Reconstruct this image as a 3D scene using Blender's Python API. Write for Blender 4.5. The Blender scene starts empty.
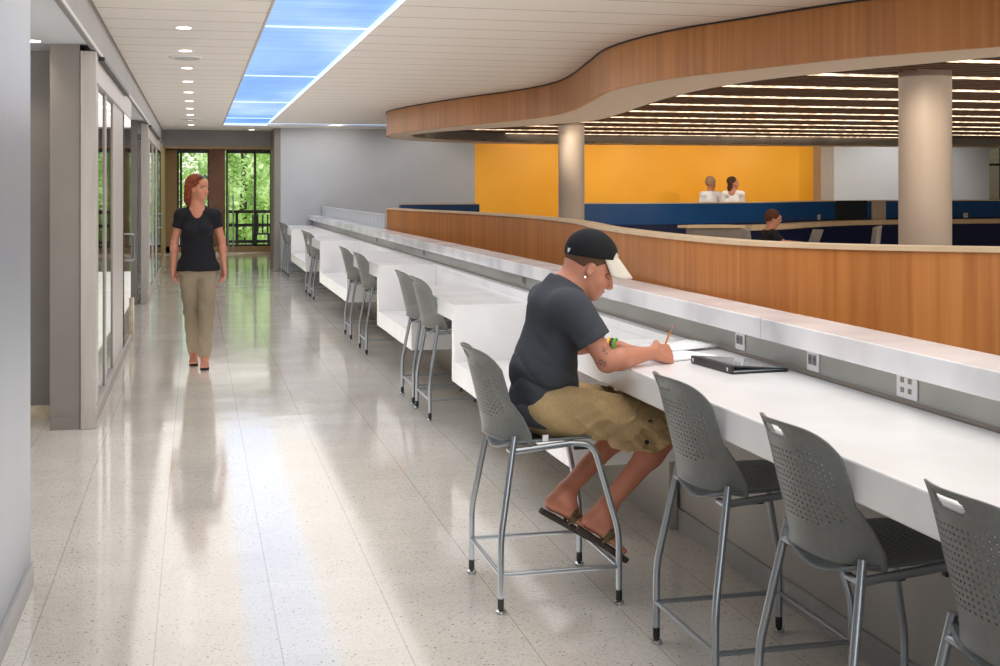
import bpy, bmesh, math, random
import numpy as np
from mathutils import Vector, Matrix
PI = math.pi
rnd = random.Random(7)
SC = bpy.context.scene
COL = SC.collection

# ------------------------------------------------------------------ materials
def mat(name, color=(.5,.5,.5), rough=.5, metal=0., emit=None, estr=0., trans=0., alpha=1., coat=0., ior=1.45):
    m = bpy.data.materials.new(name); m.use_nodes = True
    b = m.node_tree.nodes['Principled BSDF']
    b.inputs['Base Color'].default_value = (*color, 1)
    b.inputs['Roughness'].default_value = rough
    b.inputs['Metallic'].default_value = metal
    b.inputs['IOR'].default_value = ior
    if emit: b.inputs['Emission Color'].default_value = (*emit, 1); b.inputs['Emission Strength'].default_value = estr
    if trans: b.inputs['Transmission Weight'].default_value = trans
    if coat: b.inputs['Coat Weight'].default_value = coat
    b.inputs['Alpha'].default_value = alpha
    return m
def nt(m): return m.node_tree, m.node_tree.nodes, m.node_tree.links, m.node_tree.nodes['Principled BSDF']
def node(nodes, typ, **kw):
    n = nodes.new(typ)
    for k, v in kw.items():
        if k in n.inputs.keys() if hasattr(n.inputs, 'keys') else False: n.inputs[k].default_value = v
        else: setattr(n, k, v)
    return n
def ramp(nodes, stops, interp='LINEAR'):
    r = nodes.new('ShaderNodeValToRGB'); cr = r.color_ramp; cr.interpolation = interp
    while len(cr.elements) > 1: cr.elements.remove(cr.elements[-1])
    cr.elements[0].position = stops[0][0]; cr.elements[0].color = (*stops[0][1], 1)
    for p, c in stops[1:]:
        e = cr.elements.new(p); e.color = (*c, 1)
    return r
def coords(nodes, links, scale=(1,1,1), loc=(0,0,0)):
    t = nodes.new('ShaderNodeNewGeometry'); mp = nodes.new('ShaderNodeMapping')
    mp.inputs['Scale'].default_value = scale; mp.inputs['Location'].default_value = loc
    links.new(t.outputs['Position'], mp.inputs['Vector']); return mp
def noisy(name, c1, c2, scale=(8,8,8), rough=.5, detail=4, bump=0., metal=0., lo=.35, hi=.65, objspace=False, coat=0.):
    m = mat(name, c1, rough, metal, coat=coat); t, n, l, b = nt(m)
    mp = coords(n, l, scale)
    if objspace:
        tc = n.new('ShaderNodeTexCoord'); l.new(tc.outputs['Object'], mp.inputs['Vector'])
    no = n.new('ShaderNodeTexNoise'); no.inputs['Scale'].default_value = 1; no.inputs['Detail'].default_value = detail
    l.new(mp.outputs[0], no.inputs['Vector'])
    r = ramp(n, [(lo, c1), (hi, c2)]); l.new(no.outputs['Fac'], r.inputs[0]); l.new(r.outputs[0], b.inputs['Base Color'])
    if bump:
        bp = n.new('ShaderNodeBump'); bp.inputs['Strength'].default_value = bump; bp.inputs['Distance'].default_value = .01
        l.new(no.outputs['Fac'], bp.inputs['Height']); l.new(bp.outputs[0], b.inputs['Normal'])
    return m
def vcol(name, rough=.55, sss=0., bumpscale=0, bump=.1, detail_amp=0.):
    m = mat(name, (.5,.5,.5), rough); t, n, l, b = nt(m)
    a = n.new('ShaderNodeVertexColor'); a.layer_name = 'Col'
    if bumpscale:
        tc = n.new('ShaderNodeTexCoord'); no = n.new('ShaderNodeTexNoise'); no.inputs['Scale'].default_value = bumpscale; no.inputs['Detail'].default_value = 3
        l.new(tc.outputs['Object'], no.inputs['Vector'])
        mx = n.new('ShaderNodeMix'); mx.data_type = 'RGBA'; mx.blend_type = 'MULTIPLY'; mx.inputs[0].default_value = 1
        r = ramp(n, [(.35, (1-detail_amp,)*3), (.65, (1+detail_amp,)*3)]); l.new(no.outputs['Fac'], r.inputs[0])
        l.new(a.outputs[0], mx.inputs[6]); l.new(r.outputs[0], mx.inputs[7]); l.new(mx.outputs[2], b.inputs['Base Color'])
        bp = n.new('ShaderNodeBump'); bp.inputs['Strength'].default_value = bump; bp.inputs['Distance'].default_value = .004
        l.new(no.outputs['Fac'], bp.inputs['Height']); l.new(bp.outputs[0], b.inputs['Normal'])
    else: l.new(a.outputs[0], b.inputs['Base Color'])
    if sss:
        b.inputs['Subsurface Weight'].default_value = sss; b.inputs['Subsurface Radius'].default_value = (.01,.004,.002); b.inputs['Subsurface Scale'].default_value = 1
    return m

def lin(r, g, b):  # sRGB 0..255 to linear
    f = lambda c: (c/255/12.92) if c/255 <= .04045 else ((c/255+.055)/1.055)**2.4
    return (f(r), f(g), f(b))

M = {}
# floor: polished terrazzo tiles
TILE = .4285
m = mat('terrazzo', lin(196,190,180), .10); t, n, l, b = nt(m)
mp = coords(n, l)
vo = n.new('ShaderNodeTexVoronoi'); vo.inputs['Scale'].default_value = 75; l.new(mp.outputs[0], vo.inputs['Vector'])
sep = n.new('ShaderNodeSeparateColor'); l.new(vo.outputs['Color'], sep.inputs[0])
rc = ramp(n, [(0, lin(196,191,182)), (.84, lin(200,196,188)), (.90, lin(180,170,156)), (.95, lin(158,146,130)), (.985, lin(126,118,108))], 'CONSTANT'); l.new(sep.outputs[0], rc.inputs[0])
rd = ramp(n, [(.30, (1,1,1)), (.42, (0,0,0))]); l.new(vo.outputs['Distance'], rd.inputs[0])
no = n.new('ShaderNodeTexNoise'); no.inputs['Scale'].default_value = 2.2; no.inputs['Detail'].default_value = 3; l.new(mp.outputs[0], no.inputs['Vector'])
rb = ramp(n, [(.3, lin(208,201,190)), (.7, lin(218,212,202))]); l.new(no.outputs['Fac'], rb.inputs[0])
mx = n.new('ShaderNodeMix'); mx.data_type = 'RGBA'; l.new(rd.outputs[0], mx.inputs[0]); l.new(rb.outputs[0], mx.inputs[6]); l.new(rc.outputs[0], mx.inputs[7])
# tile joints
sx = n.new('ShaderNodeSeparateXYZ'); l.new(mp.outputs[0], sx.inputs[0])
def joint(out, off, w):
    a = n.new('ShaderNodeMath'); a.operation = 'ADD'; a.inputs[1].default_value = off; l.new(out, a.inputs[0])
    d = n.new('ShaderNodeMath'); d.operation = 'DIVIDE'; d.inputs[1].default_value = TILE; l.new(a.outputs[0], d.inputs[0])
    f = n.new('ShaderNodeMath'); f.operation = 'FRACT'; l.new(d.outputs[0], f.inputs[0])
    g = n.new('ShaderNodeMath'); g.operation = 'LESS_THAN'; g.inputs[1].default_value = w/TILE; l.new(f.outputs[0], g.inputs[0]); return g, d
jx, dx = joint(sx.outputs[0], .14+.0025+10*TILE, .005); jy, dy = joint(sx.outputs[1], -4.80+20*TILE, .004)
mxx = n.new('ShaderNodeMath'); mxx.operation = 'MULTIPLY'; mxx.inputs[1].default_value = .55; l.new(jx.outputs[0], mxx.inputs[0])
myy = n.new('ShaderNodeMath'); myy.operation = 'MULTIPLY'; myy.inputs[1].default_value = .3; l.new(jy.outputs[0], myy.inputs[0])
ma = n.new('ShaderNodeMath'); ma.operation = 'MAXIMUM'; l.new(mxx.outputs[0], ma.inputs[0]); l.new(myy.outputs[0], ma.inputs[1])
# slight tone from tile to tile
fl1 = n.new('ShaderNodeMath'); fl1.operation='FLOOR'; l.new(dx.outputs[0], fl1.inputs[0])
fl2 = n.new('ShaderNodeMath'); fl2.operation='FLOOR'; l.new(dy.outputs[0], fl2.inputs[0])
cb = n.new('ShaderNodeCombineXYZ'); l.new(fl1.outputs[0], cb.inputs[0]); l.new(fl2.outputs[0], cb.inputs[1])
wn = n.new('ShaderNodeTexWhiteNoise'); l.new(cb.outputs[0], wn.inputs['Vector'])
rt = ramp(n, [(0, (.955,.955,.955)), (1, (1,1,1))]); l.new(wn.outputs['Value'], rt.inputs[0])
mt = n.new('ShaderNodeMix'); mt.data_type='RGBA'; mt.blend_type='MULTIPLY'; mt.inputs[0].default_value=1; l.new(mx.outputs[2], mt.inputs[6]); l.new(rt.outputs[0], mt.inputs[7])
mj = n.new('ShaderNodeMix'); mj.data_type='RGBA'; l.new(ma.outputs[0], mj.inputs[0]); l.new(mt.outputs[2], mj.inputs[6]); mj.inputs[7].default_value = (*lin(150,138,120),1)
l.new(mj.outputs[2], b.inputs['Base Color'])
b.inputs['Specular IOR Level'].default_value = .85
rr = ramp(n, [(.3,(.07,)*3), (.7,(.13,)*3)]); l.new(no.outputs['Fac'], rr.inputs[0]); l.new(rr.outputs[0], b.inputs['Roughness'])
nb = n.new('ShaderNodeTexNoise'); nb.inputs['Scale'].default_value = 3.5; l.new(mp.outputs[0], nb.inputs['Vector'])
bp = n.new('ShaderNodeBump'); bp.inputs['Strength'].default_value=.05; bp.inputs['Distance'].default_value=.02; l.new(nb.outputs['Fac'], bp.inputs['Height']); l.new(bp.outputs[0], b.inputs['Normal'])
M['floor'] = m

M['wall_cool'] = noisy('blue_grey_paint', lin(134,138,146), lin(140,144,152), (1.5,1.5,.6), .35)
M['wall_warm'] = noisy('taupe_paint', lin(126,119,113), lin(132,125,119), (2,2,2), .5)
M['wall_knee'] = noisy('beige_grey_paint', lin(168,162,154), lin(176,170,162), (2,2,2), .5)
M['beam'] = noisy('beam_grey', lin(128,124,122), lin(134,130,128), (2,2,2), .55)
M['frame'] = noisy('door_frame_grey', lin(172,164,158), lin(182,174,168), (20,20,2), .45)
M['base'] = noisy('baseboard_grey', lin(160,158,156), lin(168,166,164), (4,4,4), .4)
M['stone'] = noisy('stone_base', lin(190,172,146), lin(214,200,176), (16,16,16), .3)
M['wood'] = None
def wood(name, c1, c2, c3, gx=22, gz=.7):
    m = mat(name, c1, .38); t, n, l, b = nt(m)
    mp = coords(n, l, (gx, gx, gz)); no = n.new('ShaderNodeTexNoise'); no.inputs['Scale'].default_value = 1; no.inputs['Detail'].default_value = 5; no.inputs['Distortion'].default_value = .25
    l.new(mp.outputs[0], no.inputs['Vector'])
    r = ramp(n, [(.30, c1), (.5, c2), (.72, c3)]); l.new(no.outputs['Fac'], r.inputs[0])
    mp2 = coords(n, l, (2.4, 2.4, .05)); n2 = n.new('ShaderNodeTexNoise'); n2.inputs['Scale'].default_value=1; n2.inputs['Detail'].default_value = 1; l.new(mp2.outputs[0], n2.inputs['Vector'])
    r2 = ramp(n, [(.35, (.86,.86,.86)), (.6, (1.04,1.04,1.04))]); l.new(n2.outputs['Fac'], r2.inputs[0])
    mx = n.new('ShaderNodeMix'); mx.data_type='RGBA'; mx.blend_type='MULTIPLY'; mx.inputs[0].default_value=1; l.new(r.outputs[0], mx.inputs[6]); l.new(r2.outputs[0], mx.inputs[7])
    l.new(mx.outputs[2], b.inputs['Base Color']); return m
M['wood'] = wood('cherry_veneer', lin(168,102,48), lin(184,116,58), lin(196,130,70))
M['wood_soffit'] = wood('cherry_fascia', lin(180,118,64), lin(192,131,74), lin(202,143,86))
M['cap'] = noisy('pale_cap', lin(204,176,142), lin(214,188,156), (6,6,6), .4)
M['soffit'] = mat('soffit_plaster', lin(216,202,186), .7)
M['white'] = noisy('white_solid_surface', lin(232,230,228), lin(240,239,238), (3,3,3), .22)
M['ledge'] = noisy('marbled_white', lin(204,202,204), lin(240,239,240), (2.0,2.2,2.0), .16, detail=3, lo=.3, hi=.6)
M['splash'] = noisy('brushed_splash', lin(158,158,152), lin(174,174,168), (30,2,2), .3, metal=.25)
M['trim_brown'] = mat('brown_trim', lin(156,144,132), .5)
M['plastic'] = noisy('grey_polypropylene', lin(112,113,109), lin(118,119,115), (60,60,60), .42, bump=.04, objspace=True)
M['seatplastic'] = noisy('grey_seat', lin(100,106,108), lin(108,114,116), (60,60,60), .4, objspace=True)
M['silver'] = mat('silver_tube', lin(160,164,168), .28, .75)
M['chrome'] = mat('chrome', lin(200,200,200), .12, 1.)
M['black'] = mat('black_rubber', lin(22,22,22), .5)
M['yellow'] = noisy('yellow_paint', lin(246,172,36), lin(252,182,50), (.8,.8,.8), .55)
M['blue'] = noisy('blue_laminate', lin(0,62,118), lin(6,72,130), (1,1,1), .35)
M['navy'] = mat('navy_shade', lin(4,20,62), .4)  # dark blue with the shade below the counter put into the colour
M['farwall'] = noisy('light_grey_paint', lin(168,170,174), lin(176,178,182), (1,1,1), .6)
M['farwall_white'] = noisy('pale_wall', lin(204,206,210), lin(210,212,216), (1,1,1), .6)
M['concrete'] = noisy('column_plaster', lin(172,158,146), lin(180,166,154), (3,3,1), .5)
M['louver'] = wood('dark_louver', lin(92,68,52), lin(108,82,64), lin(122,94,74), 5, 5)
M['strip'] = None
m = mat('cove_light', (1,.85,.65), .5, emit=(1,.74,.50), estr=1); t, n, l, b = nt(m)
mp = coords(n, l, (16,16,16)); no = n.new('ShaderNodeTexNoise'); no.inputs['Scale'].default_value=1; no.inputs['Detail'].default_value=0; l.new(mp.outputs[0], no.inputs['Vector'])
r = ramp(n, [(.35,(.7,)*3), (.65,(2.6,)*3)]); l.new(no.outputs['Fac'], r.inputs[0]); l.new(r.outputs[0], b.inputs['Emission Strength'])
M['strip'] = m
M['downlight'] = mat('downlight_lens', (1,1,1), .5, emit=(1,.9,.78), estr=6)
M['metal_dark'] = mat('dark_metal', lin(52,48,46), .45, .3)
M['brick'] = noisy('brown_brick', lin(104,66,44), lin(134,88,60), (6,6,14), .8)
M['tanpanel'] = mat('tan_panel', lin(160,132,88), .4)
M['socket'] = mat('outlet_socket', lin(120,122,124), .4)
M['paper'] = mat('white_paper', lin(240,240,240), .6)
M['screen'] = mat('dark_glass_panel', lin(30,38,46), .15)
M['room'] = mat('room_paint', lin(196,196,194), .7)
# ceiling planks: thin joints every .55 m
def planks(name, c, cj, period, off, w=.012):
    m = mat(name, c, .6); t, n, l, b = nt(m)
    g = n.new('ShaderNodeNewGeometry'); s = n.new('ShaderNodeSeparateXYZ'); l.new(g.outputs['Position'], s.inputs[0])
    a = n.new('ShaderNodeMath'); a.operation='ADD'; a.inputs[1].default_value=off; l.new(s.outputs[1], a.inputs[0])
    d = n.new('ShaderNodeMath'); d.operation='DIVIDE'; d.inputs[1].default_value=period; l.new(a.outputs[0], d.inputs[0])
    f = n.new('ShaderNodeMath'); f.operation='FRACT'; l.new(d.outputs[0], f.inputs[0])
    g2 = n.new('ShaderNodeMath'); g2.operation='LESS_THAN'; g2.inputs[1].default_value=w/period; l.new(f.outputs[0], g2.inputs[0])
    mx = n.new('ShaderNodeMix'); mx.data_type='RGBA'; l.new(g2.outputs[0], mx.inputs[0]); mx.inputs[6].default_value=(*c,1); mx.inputs[7].default_value=(*cj,1)
    l.new(mx.outputs[2], b.inputs['Base Color']); return m
M['ceiling'] = planks('ceiling_planks', lin(230,223,214), lin(120,112,106), .55, -.02+5.5, .014)
# sky picture panel of the luminous ceiling
m = mat('luminous_sky_panel', (0,0,0), .35); t, n, l, b = nt(m)
mp = coords(n, l, (.7,.22,1)); no = n.new('ShaderNodeTexNoise'); no.inputs['Scale'].default_value=1.15; no.inputs['Detail'].default_value=3; no.inputs['Distortion'].default_value=.2; l.new(mp.outputs[0], no.inputs['Vector'])
r = ramp(n, [(.30, lin(84,146,228)), (.52, lin(122,174,240)), (.68, lin(172,206,248)), (.82, lin(228,238,252))]); l.new(no.outputs['Fac'], r.inputs[0])
mp2 = coords(n, l, (.35,16,1)); n2 = n.new('ShaderNodeTexNoise'); n2.inputs['Scale'].default_value=1; n2.inputs['Detail'].default_value=2; l.new(mp2.outputs[0], n2.inputs['Vector'])
r2 = ramp(n, [(.3,(.85,)*3), (.7,(1.15,)*3)]); l.new(n2.outputs['Fac'], r2.inputs[0])
mx = n.new('ShaderNodeMix'); mx.data_type='RGBA'; mx.blend_type='MULTIPLY'; mx.inputs[0].default_value=1; l.new(r.outputs[0], mx.inputs[6]); l.new(r2.outputs[0], mx.inputs[7])
l.new(mx.outputs[2], b.inputs['Emission Color']); b.inputs['Emission Strength'].default_value = 1.1
M['skypanel'] = m
M['panelseam'] = mat('panel_seam_glow', (1,1,1), .5, emit=(.60,.77,1), estr=1.0)
# ribbed white panel
m = mat('white_ribbed_panel', lin(220,222,224), .4); t, n, l, b = nt(m)
g = n.new('ShaderNodeNewGeometry'); s = n.new('ShaderNodeSeparateXYZ'); l.new(g.outputs['Position'], s.inputs[0])
w = n.new('ShaderNodeMath'); w.operation='MULTIPLY'; w.inputs[1].default_value=2.6; l.new(s.outputs[1], w.inputs[0])
f = n.new('ShaderNodeMath'); f.operation='FRACT'; l.new(w.outputs[0], f.inputs[0])
r = ramp(n, [(0,lin(176,178,182)), (.15,lin(212,213,216)), (.9,lin(206,208,211))]); l.new(f.outputs[0], r.inputs[0]); l.new(r.outputs[0], b.inputs['Base Color'])
M['ribbed'] = m
# glass
def glass(name, tint, refl=.12, base=.0, ior=1.5):
    m = bpy.data.materials.new(name); m.use_nodes=True; n=m.node_tree.nodes; l=m.node_tree.links
    n.clear(); o=n.new('ShaderNodeOutputMaterial'); tr=n.new('ShaderNodeBsdfTransparent'); tr.inputs[0].default_value=(*tint,1)
    gl=n.new('ShaderNodeBsdfGlossy'); gl.inputs[0].default_value=(.8,.8,.8,1); gl.inputs['Roughness'].default_value=.03
    lw=n.new('ShaderNodeFresnel'); lw.inputs[0].default_value=ior
    a=n.new('ShaderNodeMath'); a.operation='ADD'; a.inputs[1].default_value=base; l.new(lw.outputs[0],a.inputs[0])
    mx=n.new('ShaderNodeMixShader'); l.new(a.outputs[0],mx.inputs[0]); l.new(tr.outputs[0],mx.inputs[1]); l.new(gl.outputs[0],mx.inputs[2]); l.new(mx.outputs[0],o.inputs[0]); return m
M['glass'] = glass('clear_glass', (.95,.96,.95), ior=1.12)
M['glass_room'] = glass('office_glass', (.80,.84,.86), base=.12)

# ------------------------------------------------------------------ mesh helpers
class MB:
    def __init__(s): s.v=[]; s.f=[]; s.mi=[]; s.cur=0
    def add(s, vs, fs):
        o=len(s.v); s.v+= [tuple(v) for v in vs]; s.f+=[tuple(i+o for i in f) for f in fs]; s.mi += [s.cur]*len(fs); return s
    def box(s, x0,x1,y0,y1,z0,z1):
        vs=[(x,y,z) for x in (x0,x1) for y in (y0,y1) for z in (z0,z1)]
        return s.add(vs, [(0,1,3,2),(4,6,7,5),(0,4,5,1),(2,3,7,6),(0,2,6,4),(1,5,7,3)])
    def prism(s, pts, axis, a0, a1):      # polygon extruded along an axis; pts in the two other axes, in order
        def P(p,a): q=list(p); q.insert(axis,a); return tuple(q)
        n=len(pts); vs=[P(p,a0) for p in pts]+[P(p,a1) for p in pts]
        return s.add(vs, [tuple(range(n))[::-1], tuple(range(n,2*n))]+[(i,(i+1)%n,n+(i+1)%n,n+i) for i in range(n)])
    def tube(s, pts, r, seg=12, bend=0., caps=True):
        pts=[Vector(p) for p in pts]
        if bend and len(pts)>2:
            out=[pts[0]]
            for i in range(1,len(pts)-1):
                a,b,c=pts[i-1],pts[i],pts[i+1]
                d1=min(bend,(a-b).length*.45); d2=min(bend,(c-b).length*.45)
                p=b+(a-b).normalized()*d1; q=b+(c-b).normalized()*d2
                for k in range(6):
                    t=k/5; out.append(p.lerp(b,t).lerp(b.lerp(q,t),t))
            out.append(pts[-1]); pts=out
        rs = r if isinstance(r,(list,tuple)) else [r]*len(pts)
        if len(rs)!=len(pts): rs=[rs[0]]*len(pts)
        d=(pts[1]-pts[0]).normalized(); up=Vector((0,0,1)) if abs(d.z)<.9 else Vector((1,0,0))
        nx=d.cross(up).normalized(); o=len(s.v); vs=[]
        for i,p in enumerate(pts):
            if i==0: d=(pts[1]-p)
            elif i==len(pts)-1: d=p-pts[i-1]
            else: d=(pts[i+1]-p).normalized()+(p-pts[i-1]).normalized()
            d.normalize(); nx=(nx-d*nx.dot(d)).normalized(); ny=d.cross(nx)
            for k in range(seg):
                a=2*PI*k/seg; vs.append(p+(nx*math.cos(a)+ny*math.sin(a))*rs[i])
        fs=[]
        for i in range(len(pts)-1):
            for k in range(seg):
                k2=(k+1)%seg; fs.append((i*seg+k,i*seg+k2,(i+1)*seg+k2,(i+1)*seg+k))
        if caps: fs.append(tuple(range(seg))[::-1]); fs.append(tuple(range((len(pts)-1)*seg,len(pts)*seg)))
        return s.add(vs,fs)
    def lathe(s, prof, c=(0,0,0), seg=24):   # prof: (r,z)
        vs=[];
        for r,z in prof:
            for k in range(seg): a=2*PI*k/seg; vs.append((c[0]+r*math.cos(a),c[1]+r*math.sin(a),c[2]+z))
        fs=[(i*seg+k,i*seg+(k+1)%seg,(i+1)*seg+(k+1)%seg,(i+1)*seg+k) for i in range(len(prof)-1) for k in range(seg)]
        fs+= [tuple(range(seg))[::-1], tuple(range((len(prof)-1)*seg,len(prof)*seg))]
        return s.add(vs,fs)
    def build(s, name, m, parent=None, smooth=False, bevel=0., loc=None, auto=True):
        me=bpy.data.meshes.new(name); me.from_pydata(s.v,[],s.f); me.validate(); me.update()
        bm=bmesh.new(); bm.from_mesh(me); bmesh.ops.recalc_face_normals(bm, faces=bm.faces); bm.to_mesh(me); bm.free()
        ms = m if isinstance(m,(list,tuple)) else [m]
        for x in ms: me.materials.append(x)
        if len(ms)>1 and len(s.mi)==len(me.polygons): me.polygons.foreach_set('material_index', s.mi)
        if smooth:
            me.polygons.foreach_set('use_smooth',[True]*len(me.polygons))
            if auto:
                try: me.set_sharp_from_angle(angle=math.radians(40))
                except Exception: pass
        o=bpy.data.objects.new(name,me); COL.objects.link(o)
        if parent is not None:
            o.parent=parent
        if loc: o.location=loc
        if bevel:
            b=o.modifiers.new('bevel','BEVEL'); b.width=bevel; b.segments=2; b.limit_method='ANGLE'
        return o
def tag(o,label=None,cat=None,group=None,kind=None):
    if label: o['label']=label
    if cat: o['category']=cat
    if group: o['group']=group
    if kind: o['kind']=kind
    return o
def empty(name,loc=(0,0,0),rz=0):
    o=bpy.data.objects.new(name,None); o.empty_display_size=.1; COL.objects.link(o); o.location=loc; o.rotation_euler=(0,0,rz); return o
def copy_tree(o,parent=None):
    c=o.copy(); COL.objects.link(c)
    if parent is not None: c.parent=parent
    for ch in list(o.children): copy_tree(ch,c)
    return c
def struct(name,mb,m,**k):
    o=mb.build(name,m,**k); o['kind']='structure'; return o
def catmull(pts, n=8, closed=False):
    P=[Vector(p) for p in pts]; out=[]; N=len(P)
    rng = range(N) if closed else range(N-1)
    for i in rng:
        g=lambda j: P[j%N] if closed else P[max(0,min(N-1,j))]
        p0,p1,p2,p3=g(i-1),g(i),g(i+1),g(i+2)
        for k in range(n):
            t=k/n; out.append(.5*((2*p1)+(p2-p0)*t+(2*p0-5*p1+4*p2-p3)*t*t+(3*p1-p0-3*p2+p3)*t**3))
    if not closed: out.append(P[-1])
    return out
def offset_curve(pts, d):
    out=[]
    for i,p in enumerate(pts):
        a=pts[max(0,i-1)]; b=pts[min(len(pts)-1,i+1)]; t=(b-a).normalized(); out.append(Vector((p.x-t.y*d, p.y+t.x*d)))
    return out
def band(A,B,z0,z1,mb=None):   # solid between two plan curves
    mb=mb or MB(); n=len(A)
    vs=[(p.x,p.y,z0) for p in A]+[(p.x,p.y,z0) for p in B]+[(p.x,p.y,z1) for p in A]+[(p.x,p.y,z1) for p in B]
    fs=[]
    for i in range(n-1):
        fs+=[(i,i+1,2*n+i+1,2*n+i),(n+i,3*n+i,3*n+i+1,n+i+1),(2*n+i,2*n+i+1,3*n+i+1,3*n+i),(i,n+i,n+i+1,i+1)]
    fs+=[(0,2*n,3*n,n),(n-1,2*n-1,4*n-1,3*n-1)]
    return mb.add(vs,fs)

# ------------------------------------------------------------------ camera
cam_d=bpy.data.cameras.new('camera'); cam=bpy.data.objects.new('camera',cam_d); COL.objects.link(cam); SC.camera=cam
F=1263.; YAW=math.atan(304/F); H=1.6
cam.location=(0,0,H); cam.rotation_euler=(PI/2,0,-YAW)
cam_d.sensor_width=36; cam_d.lens=F*36/1000; cam_d.shift_y=-143/1000.; cam_d.clip_end=300; cam_d.clip_start=.05

# ------------------------------------------------------------------ room shell
CZ=2.82; XL=-.65; YE=25.2; YB=26.4
struct('floor', MB().box(-6,24,-3,34.2,-.1,0), M['floor'])
# corridor ceiling, with openings for the luminous panel
SX0,SX1,SY0,SY1=.49,1.305,3.0,24.2
cm=MB(); T=.12
cm.box(-.65,SX0,-3,YB+.1,CZ,CZ+T); cm.box(SX0,SX1,-3,SY0,CZ,CZ+T); cm.box(SX0,1.62,SY1,YB+.1,CZ,CZ+T)
cm.box(SX1,9,-3,23.45,CZ,CZ+T); cm.box(SX1+2.4,9,23.45,YE+.1,CZ,CZ+T); cm.box(1.62,SX1+2.4,24.1,YE+.1,CZ,CZ+T)
cm.box(9,24,-3,YE+.1,CZ,CZ+T)
struct('ceiling', cm, M['ceiling'])
# luminous sky ceiling
lp=empty('luminous_ceiling_panel',((SX0+SX1)/2,13,CZ)); tag(lp,'long glowing blue sky panel set in the white plank ceiling','ceiling light')
def loc_mb(mb,o):   # vertices given in world space; shift into the parent's space
    mb.v=[(x-o.location.x,y-o.location.y,z-o.location.z) for x,y,z in mb.v]; return mb
ys=[SY0,5.5,9.75,14.0,18.2,22.3,SY1]
for a,b_ in zip(ys,ys[1:]):
    loc_mb(MB().box(SX0+.012,SX1-.012,a+.012,b_-.012,CZ+.03,CZ+.05),lp).build('sky_panel',M['skypanel'],lp)
loc_mb(MB().box(SX1+.02,SX1+2.38,23.47,24.08,CZ+.03,CZ+.05),lp).build('sky_panel',M['skypanel'],lp)
fr=MB()
for a in ys[1:-1]: fr.box(SX0,SX1,a-.007,a+.007,CZ+.02,CZ+.06)
fr.box(SX1-.008,SX1,SY0,23.45,CZ-.005,CZ+.06); fr.box(SX1,SX1+2.4,23.45,23.47,CZ-.005,CZ+.06); fr.box(SX0,SX1,SY1-.012,SY1,CZ-.005,CZ+.06)
loc_mb(fr,lp).build('glowing_seam',M['panelseam'],lp)
loc_mb(MB().box(SX0-.01,SX0+.006,SY0,SY1,CZ-.008,CZ+.06),lp).build('edge_trim',M['frame'],lp)

# left side: near wall, beam, alcoves, glass fronts
struct('wall_left', MB().box(XL-.12,XL,-3,5.40,0,CZ), M['wall_cool'])
struct('baseboard_left', MB().box(XL,XL+.012,-3,5.40,0,.10).box(XL-.12,XL+.012,5.40,5.412,0,.10), M['base'])
struct('trim_1', MB().box(XL-.03,XL+.0,5.42,YB,2.535,CZ), M['beam'])
struct('trim_2', MB().box(XL+.0,XL+.010,5.42,YB,2.53,2.555), M['base'])
# alcove ceiling and inner rooms
struct('ceiling_alcove', MB().box(-4,XL-.03,5.2,YB,2.575,2.7), M['farwall_white'])
struct('wall_alcove', MB().box(-4,-.9,9.37,9.5,0,2.575), M['wall_warm'])
struct('wall_alcove_pier', MB().box(-.945,-.755,8.87,9.37,0,2.575), M['wall_warm'])
struct('baseboard_alcove', MB().box(-4,-.97,9.345,9.37,0,.09), M['stone'])
struct('baseboard_pier', MB().box(-.945,-.755,8.862,8.87,0,.09), M['wall_warm'])
struct('wall_alcove_far', MB().box(-4,-.80,18.3,18.45,0,2.575), M['wall_warm'])
struct('wall_rooms', MB().box(-4.1,-4,5.2,YB,0,2.7), M['room'])
struct('wall_alcove_near', MB().box(-4,XL-.12,5.2,5.32,0,2.575), M['room'])
for i,(a,b_) in enumerate(((13.85,13.95),(25.9,26.0))):
    struct('wall_room_%s'%('middle','end')[i], MB().box(-4,XL-.12,a,b_,0,2.575), M['room'])
tag(struct('alcove_downlight', MB().lathe([(.05,-.004),(.05,0)],(-1.04,8.75,2.575)), M['downlight']),kind='structure')

def glass_front(y0,y1,edges,label,door_y,handle_y):
    o=empty('glass_partition',(XL-.06,(y0+y1)/2,0)); tag(o,label,'partition')
    f=MB(); xs0,xs1=XL-.09,XL
    f.box(xs0-.01,xs1,y0-.08,y0+.0,0,2.53)
    for a,b_ in edges: f.box(xs0+.025,xs1-.03,a,b_,.09,2.44)
    f.box(xs0+.02,xs1-.012,y0,y1,2.34,2.53); f.box(xs0+.02,xs1-.012,y0,y1,0,.09)
    loc_mb(f,o).build('frame',M['frame'],o,bevel=.004)
    loc_mb(MB().box(XL-.047,XL-.041,y0,y1,.09,2.36),o).build('pane',M['glass_room'],o)
    loc_mb(MB().box(XL-.02,XL+.03,y0+.3,door_y,2.50,2.53),o).build('sliding_track',M['metal_dark'],o)
    # glass leaf with pull handle at the far end
    d=loc_mb(MB().box(XL-.03,XL-.018,door_y,y1-.02,.04,2.42),o).build('door_leaf',M['glass_room'],o)
    h=MB().tube([(XL-.02,handle_y,.90),(XL+.045,handle_y,.90),(XL+.045,handle_y,1.16),(XL-.02,handle_y,1.16)],.010,bend=.03)
    loc_mb(h,o).build('handle',M['silver'],d)
    return o
glass_front(8.93,13.85,[(9.35,9.47),(10.2,10.32),(11.15,12.6)],'nearest pale grey sliding glass partition with a D pull handle along the left wall',12.6,13.1)
loc=glass_front(18.45,25.6,[(19.6,19.9),(21.2,21.5),(23.0,23.6)],'farther glass partition along the left wall, just before the lobby',23.6,24.3)
struct('trim_3', MB().box(XL-.02,XL+.005,13.95,14.1,0,.45), M['stone'])

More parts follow.
